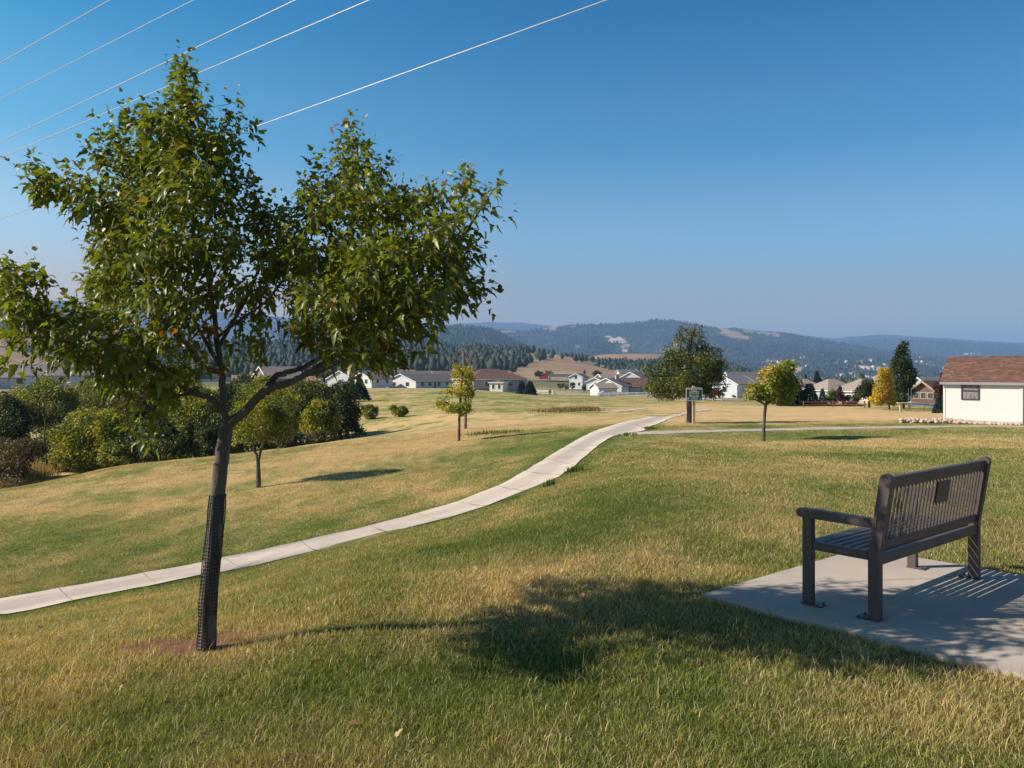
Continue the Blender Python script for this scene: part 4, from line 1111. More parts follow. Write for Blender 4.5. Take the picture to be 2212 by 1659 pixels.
# ------------------------------------------------------------------ park sign
dS = hitd(1499, 917)
SB_ = W3(1499, 917, dS)
sign = thing('park_sign', 'green and white park sign on a square wooden post beside the path fork', 'sign', SB_)
u = dS / F
mb = MB(); mb.box((-.5 * u, 0.02, 41 * u - .1), (6.0 * u, 6.0 * u, 84 * u + .2), bev=.01); mb.build('post', M['post_wood'], sign)
sgm = pmat('sign_green', (0.010, 0.050, 0.046), 0.4, var=.05)
def rrect(w, h, r, n=5):
    pts = []
    for cx_, cz_, a0 in ((w / 2 - r, -h / 2 + r, -90), (w / 2 - r, h / 2 - r, 0), (-w / 2 + r, h / 2 - r, 90), (-w / 2 + r, -h / 2 + r, 180)):
        for k in range(n + 1): a_ = math.radians(a0 + 90 * k / n); pts.append((cx_ + r * math.cos(a_), cz_ + r * math.sin(a_)))
    return pts
zc = 65.5 * u; yf = -3.0 * u - .012; xc = -.2 * u
W_, H_ = 35.5 * u, 28 * u
def plate(w, h, r, y0, y1, xo=0, zo=0):
    mb = MB(); mb.prism([(x + xc + xo, z + zc + zo) for x, z in rrect(w, h, r)], 1, y0, y1); return mb
pn = plate(W_, H_, 2.6 * u, yf - .012, yf + .010).build('panel', M['white'], sign)
plate(W_ - 2.6 * u, H_ - 2.6 * u, 1.8 * u, yf - .015, yf - .011).build('green_field', sgm, pn)
plate(19.6 * u, 11 * u, .5 * u, yf - .018, yf - .014, 0, .3 * u).build('picture_frame', M['white'], pn)
pic = pmat('sign_picture', (0.20, 0.20, 0.10), 0.5, var=.5, scale=14)
plate(17.4 * u, 9 * u, .3 * u, yf - .021, yf - .017, 0, .3 * u).build('picture', pic, pn)
def text(body, size, x, z, y, mat, parent, name='lettering', bold=0.0, stretch=1.0):
    c = bpy.data.curves.new(name, 'FONT'); c.body = body; c.size = size; c.align_x = 'CENTER'; c.align_y = 'CENTER'; c.extrude = .001; c.offset = bold
    o = bpy.data.objects.new(name, c); COL.objects.link(o); o.parent = parent; c.materials.append(mat)
    me = bpy.data.meshes.new_from_object(o.evaluated_get(bpy.context.evaluated_depsgraph_get()))
    bpy.data.objects.remove(o); me.materials.clear(); me.materials.append(mat)
    o = bpy.data.objects.new(name, me); COL.objects.link(o); o.parent = parent
    o.location = (x, y, z); o.rotation_euler = (math.pi / 2, 0, 0); o.scale = (stretch, 1, 1)
    return o
text('Neighborhood Trees', 4.3 * u, xc, zc + 10.8 * u, yf - .017, M['white'], pn, bold=.0015, stretch=.82)
text('Program', 4.1 * u, xc, zc + 7.6 * u, yf - .017, M['white'], pn, bold=.0015, stretch=.9)
mb = MB()
mb.add([(xc - 14.6 * u, yf - .017, zc - 7.6 * u), (xc - 11.2 * u, yf - .017, zc - 7.6 * u), (xc - 12.9 * u, yf - .017, zc - 5.2 * u)], [(0, 1, 2)])
mb.add([(xc - 15 * u, yf - .017, zc - 11.2 * u), (xc - 10.8 * u, yf - .017, zc - 11.2 * u), (xc - 10.8 * u, yf - .017, zc - 8.2 * u), (xc - 15 * u, yf - .017, zc - 8.2 * u)], [(0, 1, 2, 3)])
mb.add([(xc + 11.2 * u, yf - .017, zc - 11 * u), (xc + 14.8 * u, yf - .017, zc - 11 * u), (xc + 13 * u, yf - .017, zc - 7.2 * u)], [(0, 1, 2)])
for k, (w_, z_) in enumerate(((17, -6.6), (15, -9.2), (15, -10.9))):
    mb.add([(xc - w_ / 2 * u, yf - .017, zc + (z_ - .45) * u), (xc + w_ / 2 * u, yf - .017, zc + (z_ - .45) * u), (xc + w_ / 2 * u, yf - .017, zc + (z_ + .45) * u), (xc - w_ / 2 * u, yf - .017, zc + (z_ + .45) * u)], [(0, 1, 2, 3)])
mb.build('emblems', pmat('sign_pale', (.45, .55, .55), .5), pn)

# ------------------------------------------------------------------ houses
_mc = {}
def cm(rgb, rough=.75, **k):
    key = (tuple(rgb), rough)
    if key not in _mc: _mc[key] = pmat('paint_%d' % len(_mc), rgb, rough, var=.07, scale=.6, **k)
    return _mc[key]
def roof_m(rgb):
    key = ('roof', tuple(rgb))
    if key not in _mc: _mc[key] = pmat('shingles_%d' % len(_mc), rgb, .95, var=.22, scale=1.6, stretch=(1, 1, 3))
    return _mc[key]
def house(name, label, px, py, d, yaw, l, w, hw, hr, wall, roof, wins=(), trim=(.75, .74, .72), garage=None, chimney=None, hip=0.0, group=None, ov=.45, porch=None, doors=()):
    """px,py = where the middle of the house meets the ground in the picture"""
    if 1180 < px < 1700 or px < 1000: hw *= .88; hr *= .80
    B = W3(px, py, d); t = thing(name, label, 'house', B, math.radians(yaw), group)
    wm = cm(wall); rm = roof_m(roof); tm = cm(trim, .6)
    mb = MB()
    hr_ = hr if hip == 0 else 0
    if hip == 0: mb.prism([(-w / 2, -.6), (w / 2, -.6), (w / 2, hw), (0, hw + hr), (-w / 2, hw)], 0, -l / 2, l / 2)
    else: mb.prism([(-w / 2, -.6), (w / 2, -.6), (w / 2, hw), (-w / 2, hw)], 0, -l / 2, l / 2)
    mb.build('wall', wm, t)
    th = .16; sl_ = hr / (w / 2); e = -ov * sl_
    mb = MB(); xo = l / 2 + ov
    if hip == 0:
        for s in (-1, 1):
            q = [(s * (w / 2 + ov), hw + e + .02), (0, hw + hr + .02), (0, hw + hr + .02 + th), (s * (w / 2 + ov), hw + e + .02 + th)]
            mb.prism(q, 0, -xo, xo)
    else:
        a = w / 2 + ov; zt = hw + hr; r_ = l / 2 - hip * w / 2; z0 = hw + e * .0
        vs = [(-xo, -a, z0), (xo, -a, z0), (xo, a, z0), (-xo, a, z0), (-r_, 0, zt), (r_, 0, zt), (-xo, -a, z0 + .16), (xo, -a, z0 + .16), (xo, a, z0 + .16), (-xo, a, z0 + .16)]
        mb.add(vs, [(0, 3, 2, 1), (6, 7, 5, 4), (8, 9, 4, 5), (9, 6, 4), (7, 8, 5), (0, 1, 7, 6), (1, 2, 8, 7), (2, 3, 9, 8), (3, 0, 6, 9)])
    rf = mb.build('roof', rm, t)
    if hip == 0:
        for sx_ in (-1, 1):
            mb = MB()
            for s in (-1, 1):
                q = [(s * (w / 2 + ov + .02), hw + e - .06), (0, hw + hr - .06), (0, hw + hr + th + .05), (s * (w / 2 + ov + .02), hw + e + th + .05)]
                mb.prism(q, 0, sx_ * (xo + .005) - .05, sx_ * (xo + .005) + .05)
            mb.build('trim', tm, rf)
    else:
        mb = MB()
        for s in (-1, 1):
            mb.box((0, s * (w / 2 + ov + .04), hw + .06), (l + 2 * ov + .1, .06, .2)); mb.box((s * (xo + .04), 0, hw + .06), (.06, w + 2 * ov, .2))
        mb.build('gutter', tm, rf)
    if chimney:
        mb = MB(); mb.box((chimney[0], chimney[1], hw + hr * .8 + .5), (.9, .9, 1.6)); mb.box((chimney[0], chimney[1], hw + hr * .8 + 1.35), (1.05, 1.05, .12)); mb.build('chimney', wm, rf)
    def place(face, u_, z, ww, hh, nm, mat, proud=.04, par=t):
        mb = MB()
        if face == 'F': c = (u_, -w / 2 - proud / 2, z); sz = (ww, proud, hh)
        elif face == 'B': c = (u_, w / 2 + proud / 2, z); sz = (ww, proud, hh)
        elif face == 'L': c = (-l / 2 - proud / 2, u_, z); sz = (proud, ww, hh)
        else: c = (l / 2 + proud / 2, u_, z); sz = (proud, ww, hh)
        mb.box(c, sz); return mb.build(nm, mat, par)
    for (face, u_, z, ww, hh) in wins:
        f = place(face, u_, z, ww + .24, hh + .24, 'window', tm, .05)
        place(face, u_, z, ww, hh, 'pane', M['glass'], .08, f)
    for (face, u_, ww, hh) in doors: place(face, u_, hh / 2, ww, hh, 'door', cm((.12, .1, .1)), .06)
    if garage:
        face, u_, ww, hh = garage; g = place(face, u_, hh / 2 + .05, ww, hh, 'garage_door', cm((.82, .82, .8), .5), .06)
    return t
WH = (.62, .62, .60); GY = (.36, .38, .42); BR = (.15, .115, .105); GR = (.125, .115, .118); RB = (.145, .075, .06); CR_ = (.70, .62, .50); TN = (.30, .235, .205)
house('house', 'long white house with grey roof, its white gable end lit, nearest of the left group', 925, 838, 270, 53, 26, 13.5, 2.5, 3.1, WH, GR,
      [('L', -3, 1.5, 1.5, 1.2), ('L', 3, 1.5, 1.5, 1.2)] + [('F', x, 1.5, 1.4, 1.3) for x in (-10, -6.5, -2, 2, 6)], doors=(('F', -4, 1, 2.1), ('F', 8, 1, 2.1)))
house('house', 'small white house with grey roof, left of the white garage gable', 805, 833, 255, 52, 9, 9, 2.5, 2.4, (.62, .64, .68), BR, [('L', -2, 1.4, 1.2, 1.3), ('L', 1.5, 1.4, 1.2, 1.3), ('F', -2, 1.4, 1, 1.1), ('F', 2, 1.4, 1, 1.1)])
house('house', 'white gable with a wide white garage door, between the two grey-roofed white houses', 842, 832, 285, 75, 11, 8, 3.0, 2.8, (.55, .55, .58), GR, [], garage=('L', 0, 5, 2.3))
house('house', 'grey-roofed house seen over the roof of the long white house, its left neighbour behind', 872, 828, 330, 20, 22, 12, 2.6, 3.4, (.5, .5, .53), GR, [('F', -5, 1.4, 1.3, 1.2), ('F', 5, 1.4, 1.3, 1.2)])
house('house', 'long brown-grey roof rising behind the long white house, right of its ridge', 945, 828, 345, 12, 34, 12, 2.6, 3.6, (.5, .48, .48), BR, [('F', -8, 1.4, 1.3, 1.2), ('F', 8, 1.4, 1.3, 1.2)])
house('house', 'low dark roofed house at the far left of the group, partly under the maple leaves', 765, 832, 270, 60, 14, 11, 2.5, 3.2, (.5, .5, .52), GR, [('F', 0, 1.4, 1.3, 1.2), ('L', 0, 1.4, 1.3, 1.2)])
house('house', 'house with a broad hipped red-brown roof, just right of the yellow-green tree', 1058, 841, 215, 30, 16, 12, 2.7, 2.8, (.30, .28, .30), RB, [('F', -4, 1.5, 1.3, 1.3), ('F', 3, 1.5, 1.3, 1.3)], hip=.9)
house('garage_annex', 'small cream lit annex with brown roof in front of the red-brown hipped roof house', 1077, 844, 203, 70, 3.4, 3.6, 2.0, .7, CR_, BR, [('L', -.8, 1.1, .6, 1.1), ('L', .8, 1.1, .6, 1.1)], hip=.8, ov=.25)
house('house', 'narrow tall two-storey white house with a gable, left of the meadow village', 1251, 837, 330, 66, 8, 5.6, 5.0, 1.6, (.62, .63, .64), GR, [('L', 0, 4.2, 1, 1.2), ('L', -1.3, 1.5, .9, 1.2), ('L', 1.4, 1.5, .9, 1.2)])
house('house', 'small grey house with blue-grey roof left of the tan-roofed village houses', 1296, 838, 300, 60, 9, 7, 2.6, 1.9, (.5, .52, .56), (.15, .16, .19), [('F', 0, 1.4, 1.2, 1.2)])
house('house', 'tan house with twin gables and a brown roof in the second row of the village', 1330, 838, 310, 25, 15, 9, 3.4, 2.8, (.40, .32, .22), TN, [('L', 0, 1.8, 1.4, 1.4), ('F', -3, 1.8, 1.3, 1.2), ('F', 3, 1.8, 1.3, 1.2)])
house('house', 'dark brown twin-gabled house immediately right of the tan twin-gabled one', 1352, 838, 318, 70, 10, 8, 3.2, 2.4, (.24, .19, .15), BR, [('L', 0, 1.8, 1.4, 1.4)])
house('house', 'big bright white house with an angled gable behind the pale road, centre of the village', 1328, 855, 225, 58, 11, 9, 3.2, 2.6, (.66, .65, .62), GR, [('F', 0, 1.6, 1.2, 1.2)])
house('garage', 'white garage wing with grey-brown roof at the left of the big bright white house', 1304, 856, 215, 22, 5.5, 5, 2.6, 1.4, (.66, .65, .62), TN, [('F', 0, 1.4, .5, .5)])
house('house', 'grey-walled house with a broad red-brown roof right of the big bright white one', 1372, 853, 228, 12, 14, 9.5, 2.7, 3.0, (.40, .40, .44), RB, [('F', -5, 1.4, 1.2, 1.2), ('F', 0, 1.4, 1.2, 1.2), ('F', 4, 1.4, 1.6, 1.2)], chimney=(-6.5, -3))
house('house', 'blue-grey two-storey house with one small bright white gable, above the red-brown roof', 1374, 840, 290, 55, 9, 8, 4.6, 2.4, (.42, .45, .52), GR, [('F', 0, 3.4, 1.2, 1.2), ('F', 2, 1.4, 1.2, 1.2)])
house('farmhouse', 'long low house with dark roof on the far hillside above the village', 1355, 814, 500, 8, 12, 9, 2.5, 2.8, (.55, .53, .5), (.13, .13, .15), [('F', -3, 1.6, 1.6, 1.3), ('F', 2, 1.6, 1.6, 1.3)])
house('house', 'white and pale blue house with grey roof, just right of the broad dark tree', 1586, 853, 200, 50, 11, 6.5, 3.2, 2.3, (.60, .64, .68), (.24, .23, .24), [('F', -2, 1.5, 1.2, 1.2), ('F', 2.5, 1.5, 1.2, 1.2), ('L', 0, 1.5, 1.1, 1.3)])
house('house', 'grey-roofed house behind the small round tree turning orange', 1640, 850, 215, 5, 18, 9, 3.0, 3.8, (.45, .47, .5), GR, [('F', -4, 1.5, 1.3, 1.2), ('F', 4, 1.5, 1.3, 1.2)])
house('house', 'brown-roofed house mostly hidden behind the broad dark tree', 1490, 856, 230, 15, 14, 8, 2.6, 2.6, (.35, .28, .24), BR, [('F', -6, 1.5, 1.3, 1.2), ('F', 6, 1.5, 1.3, 1.2)])
house('house', 'leftmost of the tan-roofed houses behind the red rail fence', 1740, 864, 215, 15, 8, 8, 2.7, 3.0, (.32, .27, .24), (.30, .215, .195), [('F', -2, 1.5, 1.2, 1.2)], hip=.9)
house('house', 'middle tan-roofed house with pale eaves behind the dark spruce', 1796, 867, 205, 20, 10, 9, 2.8, 3.0, (.36, .42, .46), TN, [('F', -1, 1.5, 1.6, 1.3), ('F', 3, 1.5, 1.2, 1.2)], hip=.9)
house('house', 'cream house with a small white gable and tan roof, right of the plum-coloured tree', 1864, 870, 200, 32, 11, 10, 2.8, 3.3, (.62, .54, .42), TN, [('F', -1, 1.5, 1.3, 1.3), ('L', 0, 1.5, 1.3, 1.3)], hip=.9)
mb = MB()
house('house', 'grey-roofed house with white gable trim between the columnar tree and the shed', 2012, 872, 150, 30, 8, 5, 3.0, 1.9, (.45, .5, .5), (.24, .22, .22), [('L', 0, 3.2, .6, .6)])
house('pavilion_house', 'brown-roofed house with cream windows beside the trampoline', 2008, 881, 95, 40, 3.4, 2.8, 2.0, 1.1, (.13, .075, .06), (.15, .08, .075), [('L', -.8, 1.5, .5, .6), ('L', 0, 1.5, .5, .6), ('L', .8, 1.5, .5, .6)], trim=(.34, .26, .2))
house('house', 'pale blue-white house with porch behind the thicket, under the left maple boughs', 135, 838, 165, 30, 13, 8, 3.0, 2.6, (.50, .56, .66), (.24, .21, .22), [('F', -4, 1.6, 1.3, 1.3), ('F', 0, 1.6, 1.3, 1.3), ('F', 4.5, 1.6, 1.2, 1.4), ('L', 0, 1.6, 1.3, 1.3)])
house('house', 'grey-blue house at the left frame edge under the maple leaves', 15, 838, 185, 25, 12, 8, 2.8, 2.4, (.42, .46, .56), (.26, .22, .24), [('F', -3, 1.6, 1.3, 1.3), ('F', 3, 1.6, 1.3, 1.3)])
house('house', 'house with a big brown roof seen between the maple limbs', 600, 836, 200, 40, 9, 9, 2.6, 3.4, (.22, .17, .155), (.27, .20, .19), [('F', -3, 1.6, 1.3, 1.3), ('F', 3, 1.6, 1.3, 1.3)])

# white shed on the right ---------------------------------------------------
A0 = Vector((21.60, 40.0, 0)); A1 = Vector((24.15, 37.75, 0)); ln = (A1 - A0).length
yaw = math.atan2(A1.y - A0.y, A1.x - A0.x); nrm = Vector((math.sin(yaw), -math.cos(yaw), 0))
SWd = 3.0; mid = (A0 + A1) / 2 - nrm * SWd / 2
shed = thing('garden_shed', 'cream white shed with a red-brown shingle roof and one window, at the right edge', 'shed', (mid.x, mid.y, -.90), yaw)
sidm, t_, p_, N_, L_ = mat_new('white_siding')
tc_ = N_.new('ShaderNodeTexCoord'); wv = N_.new('ShaderNodeTexWave'); wv.bands_direction = 'X'; wv.inputs['Scale'].default_value = 5.0; wv.inputs['Distortion'].default_value = .0
L_.new(tc_.outputs['Object'], wv.inputs[0]); mr_ = N_.new('ShaderNodeMapRange'); mr_.inputs[1].default_value = 0; mr_.inputs[2].default_value = .12; mr_.inputs[3].default_value = .9; mr_.inputs[4].default_value = 1
L_.new(wv.outputs['Fac'], mr_.inputs[0]); sc_ = N_.new('ShaderNodeVectorMath'); sc_.operation = 'SCALE'; sc_.inputs[0].default_value = (.68, .655, .62); L_.new(mr_.outputs[0], sc_.inputs['Scale']); L_.new(sc_.outputs[0], p_.inputs['Base Color']); p_.inputs['Roughness'].default_value = .6
mb = MB(); hw = 1.98; hr = 1.15
mb.prism([(-SWd / 2, -.3), (SWd / 2, -.3), (SWd / 2, hw), (0, hw + hr), (-SWd / 2, hw)], 0, -ln / 2, ln / 2); mb.build('wall', sidm, shed)
mb = MB()
for sx_ in (-1, 1): mb.box((sx_ * (ln / 2 - .05), -SWd / 2 - .012, hw / 2 - .1), (.10, .024, hw + .1))
mb.build('corner_board', cm((.68, .64, .57), .6), shed)
# shingles: short courses of tabs with their own colour
shm, t_, p_, N_, L_ = mat_new('red_shingles')
at_ = N_.new('ShaderNodeAttribute'); at_.attribute_name = 'Col'; L_.new(at_.outputs['Color'], p_.inputs['Base Color']); p_.inputs['Roughness'].default_value = .95
rs = np.random.default_rng(8); Vs, Cs = [], []
ov = .18; sl_ = hr / (SWd / 2)
for s in (-1, 1):
    nrow = 22; y_e = SWd / 2 + ov
    for r in range(nrow):
        x = -ln / 2 - .12; 
        while x < ln / 2 + .12:
            w_ = rs.uniform(.08, .26); x1 = min(x + w_, ln / 2 + .12)
            ya = y_e * (1 - r / nrow); yb_ = y_e * (1 - (r + 1) / nrow); za = hw + hr - ya * sl_ + .05; zb = hw + hr - yb_ * sl_ + .035
            Vs += [(x, s * ya, za + .012), (x1, s * ya, za + .012), (x1, s * yb_, zb), (x, s * yb_, zb)]
            q = rs.random(); c = np.array((.19, .056, .033)) * rs.uniform(.6, 1.3) if q < .72 else np.array((.085, .045, .04)) * rs.uniform(.7, 1.2)
            if rs.random() < .1: c = np.array((.28, .115, .055))
            Cs += [c] * 4; x = x1
Vs = np.array(Vs)
roof_ = np_mesh('roof', Vs, np.arange(len(Vs)).reshape(-1, 4), shm, parent=shed, col=np.array(Cs))
mb = MB()
for s in (-1, 1):
    mb.prism([(s * (SWd / 2 + ov), hw - ov * sl_ - .04), (0, hw + hr - .04), (0, hw + hr + .03), (s * (SWd / 2 + ov), hw - ov * sl_ + .03)], 0, -ln / 2 - .11, ln / 2 + .11)
mb.build('deck', cm((.3, .25, .2)), roof_)
mb = MB()
for s in (-1, 1): mb.box((0, s * (SWd / 2 + ov + .012), hw - ov * sl_ - .02), (ln + .24, .024, .13))
mb.build('fascia', cm((.30, .26, .27), .6), roof_)
wf = MB(); wx, wz, ww, wh = -.50, 1.46, .74, .84
for dx in (-1, 1): wf.box((wx + dx * ww / 2, -SWd / 2 - .022, wz), (.05, .045, wh + .05))
for dz in (-1, 0, 1): wf.box((wx, -SWd / 2 - .022, wz + dz * wh / 2), (ww - .05, .044 - .003 * (dz == 0), .05))
win = wf.build('window', cm((.045, .03, .03), .5), shed)
mb = MB(); mb.box((wx, -SWd / 2 - .006, wz), (ww, .012, wh)); mb.build('pane', pmat('curtained_glass', (.22, .20, .21), .15, var=.45, scale=9, stretch=(2, 1, .6)), win)
# rocks at the shed's foot
rr_ = np.random.default_rng(12); Vs, Fs = [], []
ico = np.array([(0, 0, 1), (.9, 0, .4), (.28, .85, .4), (-.72, .53, .4), (-.72, -.53, .4), (.28, -.85, .4), (.9, .2, -.3), (-.2, .9, -.3), (-.9, -.1, -.3), (0, -.9, -.3)])
icf = [(0, 1, 2), (0, 2, 3), (0, 3, 4), (0, 4, 5), (0, 5, 1), (1, 6, 2), (2, 6, 7), (2, 7, 3), (3, 7, 8), (3, 8, 4), (4, 8, 9), (4, 9, 5), (5, 9, 6), (5, 6, 1)]
for k in range(1300):
    q = rr_.random(); p = A0.lerp(A1, q) + nrm * rr_.uniform(.02, .95) * (1.15 - .5 * q) + Vector((-2.0 * rr_.random() ** 1.5 * (1 - q), 0.3 * rr_.random(), 0))
    s = rr_.uniform(.04, .12); M3 = Matrix.Rotation(rr_.random() * 6, 3, 'Z') @ Matrix.Rotation(rr_.random(), 3, 'X')
    b = len(Vs); z = hz(p.x, p.y) + .16 * rr_.random() * max(0, 1 - q * 1.3)
    for v in ico: w_ = M3 @ Vector(v * rr_.uniform(.75, 1.2, 3)); Vs.append((p.x + w_.x * s, p.y + w_.y * s, z + max(w_.z, -.4) * s + .02))
    Fs += [(b + i, b + j, b + k_) for i, j, k_ in icf]
rk = np_mesh('landscape_rocks', np.array(Vs), np.array(Fs), pmat('pink_rock', (.50, .36, .28), .9, var=.3, scale=4), kind='stuff')
rk['label'] = 'pinkish landscape rocks along the foot of the white shed'; rk['category'] = 'rocks'

# ------------------------------------------------------------------ fences
def rail_fence(name, label, pts, mat, ph=1.0, rails=(.45, .9), step=2.4, pw=.12, rw=.10, jit=0.0):
    P = [hit(*p) if len(p) == 2 else Vector(((p[0] - CX) / F * p[2], p[2], 0)) for p in pts]
    base = P[0].copy(); base.z = hz(base.x, base.y)
    t = thing(name, label, 'fence', base)
    L = [0]
    for i in range(len(P) - 1): L.append(L[-1] + (P[i + 1] - P[i]).to_2d().length)
    n = max(2, int(L[-1] / step)); q = []
    for k in range(n + 1):
        s = L[-1] * k / n; i = min(max(j for j in range(len(L)) if L[j] <= s + 1e-6), len(P) - 2)
        p = P[i].lerp(P[i + 1], (s - L[i]) / max(L[i + 1] - L[i], 1e-6)); q.append(Vector((p.x, p.y, hz(p.x, p.y))) - base)
    for p in q:
        mb = MB(); mb.box(p + Vector((0, 0, ph / 2 - .1)), (pw, pw, ph + .2), bev=.01); mb.build('post', mat, t)
    mb = MB()
    for i in range(len(q) - 1):
        for r in rails:
            mb.tube([q[i] + Vector((0, 0, r + random.uniform(-jit, jit))), q[i + 1] + Vector((0, 0, r + random.uniform(-jit, jit)))], rw / 2, 6)
    mb.build('rails', mat, t)
    return t
rail_fence('rail_fence', 'weathered red split rail fence at the right edge of the meadow', [(1736, 878, 88), (1790, 879, 88), (1868, 880, 86)], cm((.22, .075, .055)), .72, (.28, .58), 2.6, .12, .09, .03)
rail_fence('rail_fence', 'long pale rail fence along the road beyond the meadow', [(1200, 855, 190), (1300, 858, 180), (1400, 861, 165), (1500, 864, 150), (1560, 866, 140)], cm((.50, .47, .43)), 1.1, (.35, .65, .95), 3.2, .14, .08)
rail_fence('rail_fence', 'short white rail fence right of the two spruces', [(1155, 846, 200), (1195, 850, 195)], cm((.75, .73, .7)), 1.2, (.4, .8, 1.1), 3, .16, .12)
# pale road behind the fence and the highway on its bank
def road(name, pts, wid, mat, lift=.05):
    P = [Vector(((p[0] - CX) / F * p[1], p[1], 0)) for p in pts]
    vs = []; fs = []
    N_ = 60; a = polyarr(P, N_)
    for k in range(N_):
        t = a[min(k + 1, N_ - 1)] - a[max(k - 1, 0)]; t = t / np.hypot(*t); nn = np.array((-t[1], t[0]))
        zc_ = hz(*a[k]); 
        for s in (-1, 0, 1):
            q = a[k] + nn * s * wid / 2; vs.append((q[0], q[1], max(zc_, hz(*q)) + lift))
    for k in range(N_ - 1):
        for s in (0, 1): b = k * 3 + s; fs.append((b, b + 1, b + 4, b + 3))
    return np_mesh(name, np.array(vs), np.array(fs), mat, kind='structure')
road('village_road', [(1150, 215), (1280, 208), (1400, 195), (1500, 180), (1600, 165)], 7, M['asphalt'], .12)
road('highway', [(700, 480), (850, 475), (1000, 470), (1150, 468), (1300, 466), (1420, 470), (1560, 480)], 13, M['asphalt'], .45)
road('left_road', [(-250, 152), (-50, 150), (60, 150), (180, 155), (300, 160)], 8, M['asphalt'], .25)

# ------------------------------------------------------------------ vehicles
TY = pmat('tyre', (.02, .02, .02), .9)
def wheels(t, xs, y, r, w=.24):
    for x in xs:
        for s in (-1, 1):
            mb = MB(); mb.tube([(x, s * y - w / 2, r), (x, s * y + w / 2, r)], r, 12); wv_ = mb.build('wheel', TY, t)
            mb = MB(); mb.tube([(x, s * (y + w / 2 + .01) , r), (x, s * (y + w / 2 + .03), r)], r * .55, 10); mb.build('rim', cm((.5, .5, .5), .3), wv_)
def car(label, px, py, d, yaw, col, kind='car'):
    B = W3(px, py, d); t = thing('parked_car' if kind != 'pickup' else 'pickup_truck', label, 'car' if kind != 'pickup' else 'pickup', B, math.radians(yaw))
    m = cm(col, .3)
    if kind == 'pickup':
        body = [(-2.7, .45), (2.7, .45), (2.75, .95), (1.4, 1.05), (.9, 1.65), (-.5, 1.7), (-.75, 1.1), (-2.7, 1.1)]
        glass = [(1.25, 1.08), (.82, 1.58), (-.42, 1.62), (-.6, 1.12)]
    else:
        body = [(-2.2, .4), (2.2, .4), (2.25, .8), (1.3, .95), (.6, 1.42), (-.9, 1.45), (-1.6, 1.0), (-2.2, .9)]
        glass = [(1.1, .98), (.55, 1.36), (-.85, 1.39), (-1.4, 1.02)]
    mb = MB(); mb.prism(body, 1, -.88, .88); mb.build('body', m, t)
    mb = MB(); mb.prism(glass, 1, -.895, .895); mb.build('side_windows', M['glass'], t)
    wheels(t, (-1.45, 1.45), .80, .34)
    return t
car('silver-blue car parked on the pale road in front of the white garage wing', 1311, 857.5, 190, 10, (.32, .36, .55))
car('small white car at the corner of the long white house', 852, 838.5, 262, 5, (.7, .7, .7))
car('white pickup following the red lorry on the far highway', 1228, 820.5, 455, 178, (.75, .76, .78), 'pickup')
car('dark car alone on the far highway, left of the red lorry', 1085, 818.5, 462, 178, (.03, .03, .035))
car('white car on the far highway above the village roofs', 1352, 826, 455, 178, (.75, .76, .78))
car('dark red car parked right of the broad dark tree', 1549, 859, 165, 60, (.30, .02, .05))
car('white car glimpsed immediately right of the green park sign', 1524, 859, 165, 30, (.75, .75, .75))
B = W3(1196, 820.5, 456); tr = thing('semi_truck', 'red lorry tractor with a long low grey trailer on the far highway', 'truck', B, math.radians(178))
mb = MB(); mb.prism([(3.2, .7), (7.8, .7), (7.9, 2.0), (6.2, 2.3), (5.9, 3.5), (3.4, 3.9), (3.2, 3.9)], 1, -1.2, 1.2); mb.build('cab', cm((.55, .02, .04), .35), tr)
mb = MB(); mb.prism([(6.25, 2.3), (5.95, 3.35), (5.0, 3.4), (5.0, 2.35)], 1, -1.22, 1.22); mb.build('cab_window', M['glass'], tr)
mb = MB(); mb.box((-4.6, 0, 1.9), (15, 2.5, .5)); mb.box((-4.0, 0, 2.7), (13, 2.2, 1.1)); mb.build('trailer', cm((.22, .23, .30), .5), tr)
wheels(tr, (7.0, 3.4, 2.2, -9.5, -10.8), 1.05, .5, .3)

# ------------------------------------------------------------------ things in the right-hand garden
B = W3(1955, 889, 66); tg = thing('garden_trestle', 'low wooden trestle table of two posts and a bar, under the columnar tree', 'trestle', B)
for s in (-1, 1):
    mb = MB(); mb.box((s * .36, 0, .32), (.16, .16, .75), bev=.01); mb.build('post', M['post_wood'], tg)
mb = MB(); mb.box((.15, 0, .72), (1.6, .3, .07), bev=.01); mb.build('top', cm((.6, .5, .42)), tg)
B = W3(2003, 889, 66); tp = thing('trampoline', 'blue-edged round garden trampoline with net poles, left of the shed', 'trampoline', B)
mb = MB(); n = 20; pts = [(1.5 * math.cos(k * 2 * math.pi / n), 1.5 * math.sin(k * 2 * math.pi / n), .55) for k in range(n + 1)]
mb.tube(pts, .05, 6, cap=False); mb.build('rim', cm((.10, .15, .24), .5), tp)
mb = MB(); mb.tube([(0, 0, .52), (0, 0, .54)], 1.4, 20); mb.build('mat', cm((.02, .02, .025)), tp)
for k in range(6):
    a_ = k * math.pi / 3 + .2; mb = MB(); mb.tube([(1.5 * math.cos(a_), 1.5 * math.sin(a_), 0), (1.5 * math.cos(a_), 1.5 * math.sin(a_), 1.9)], .02, 6); mb.build('pole', cm((.16, .19, .22), .4), tp)

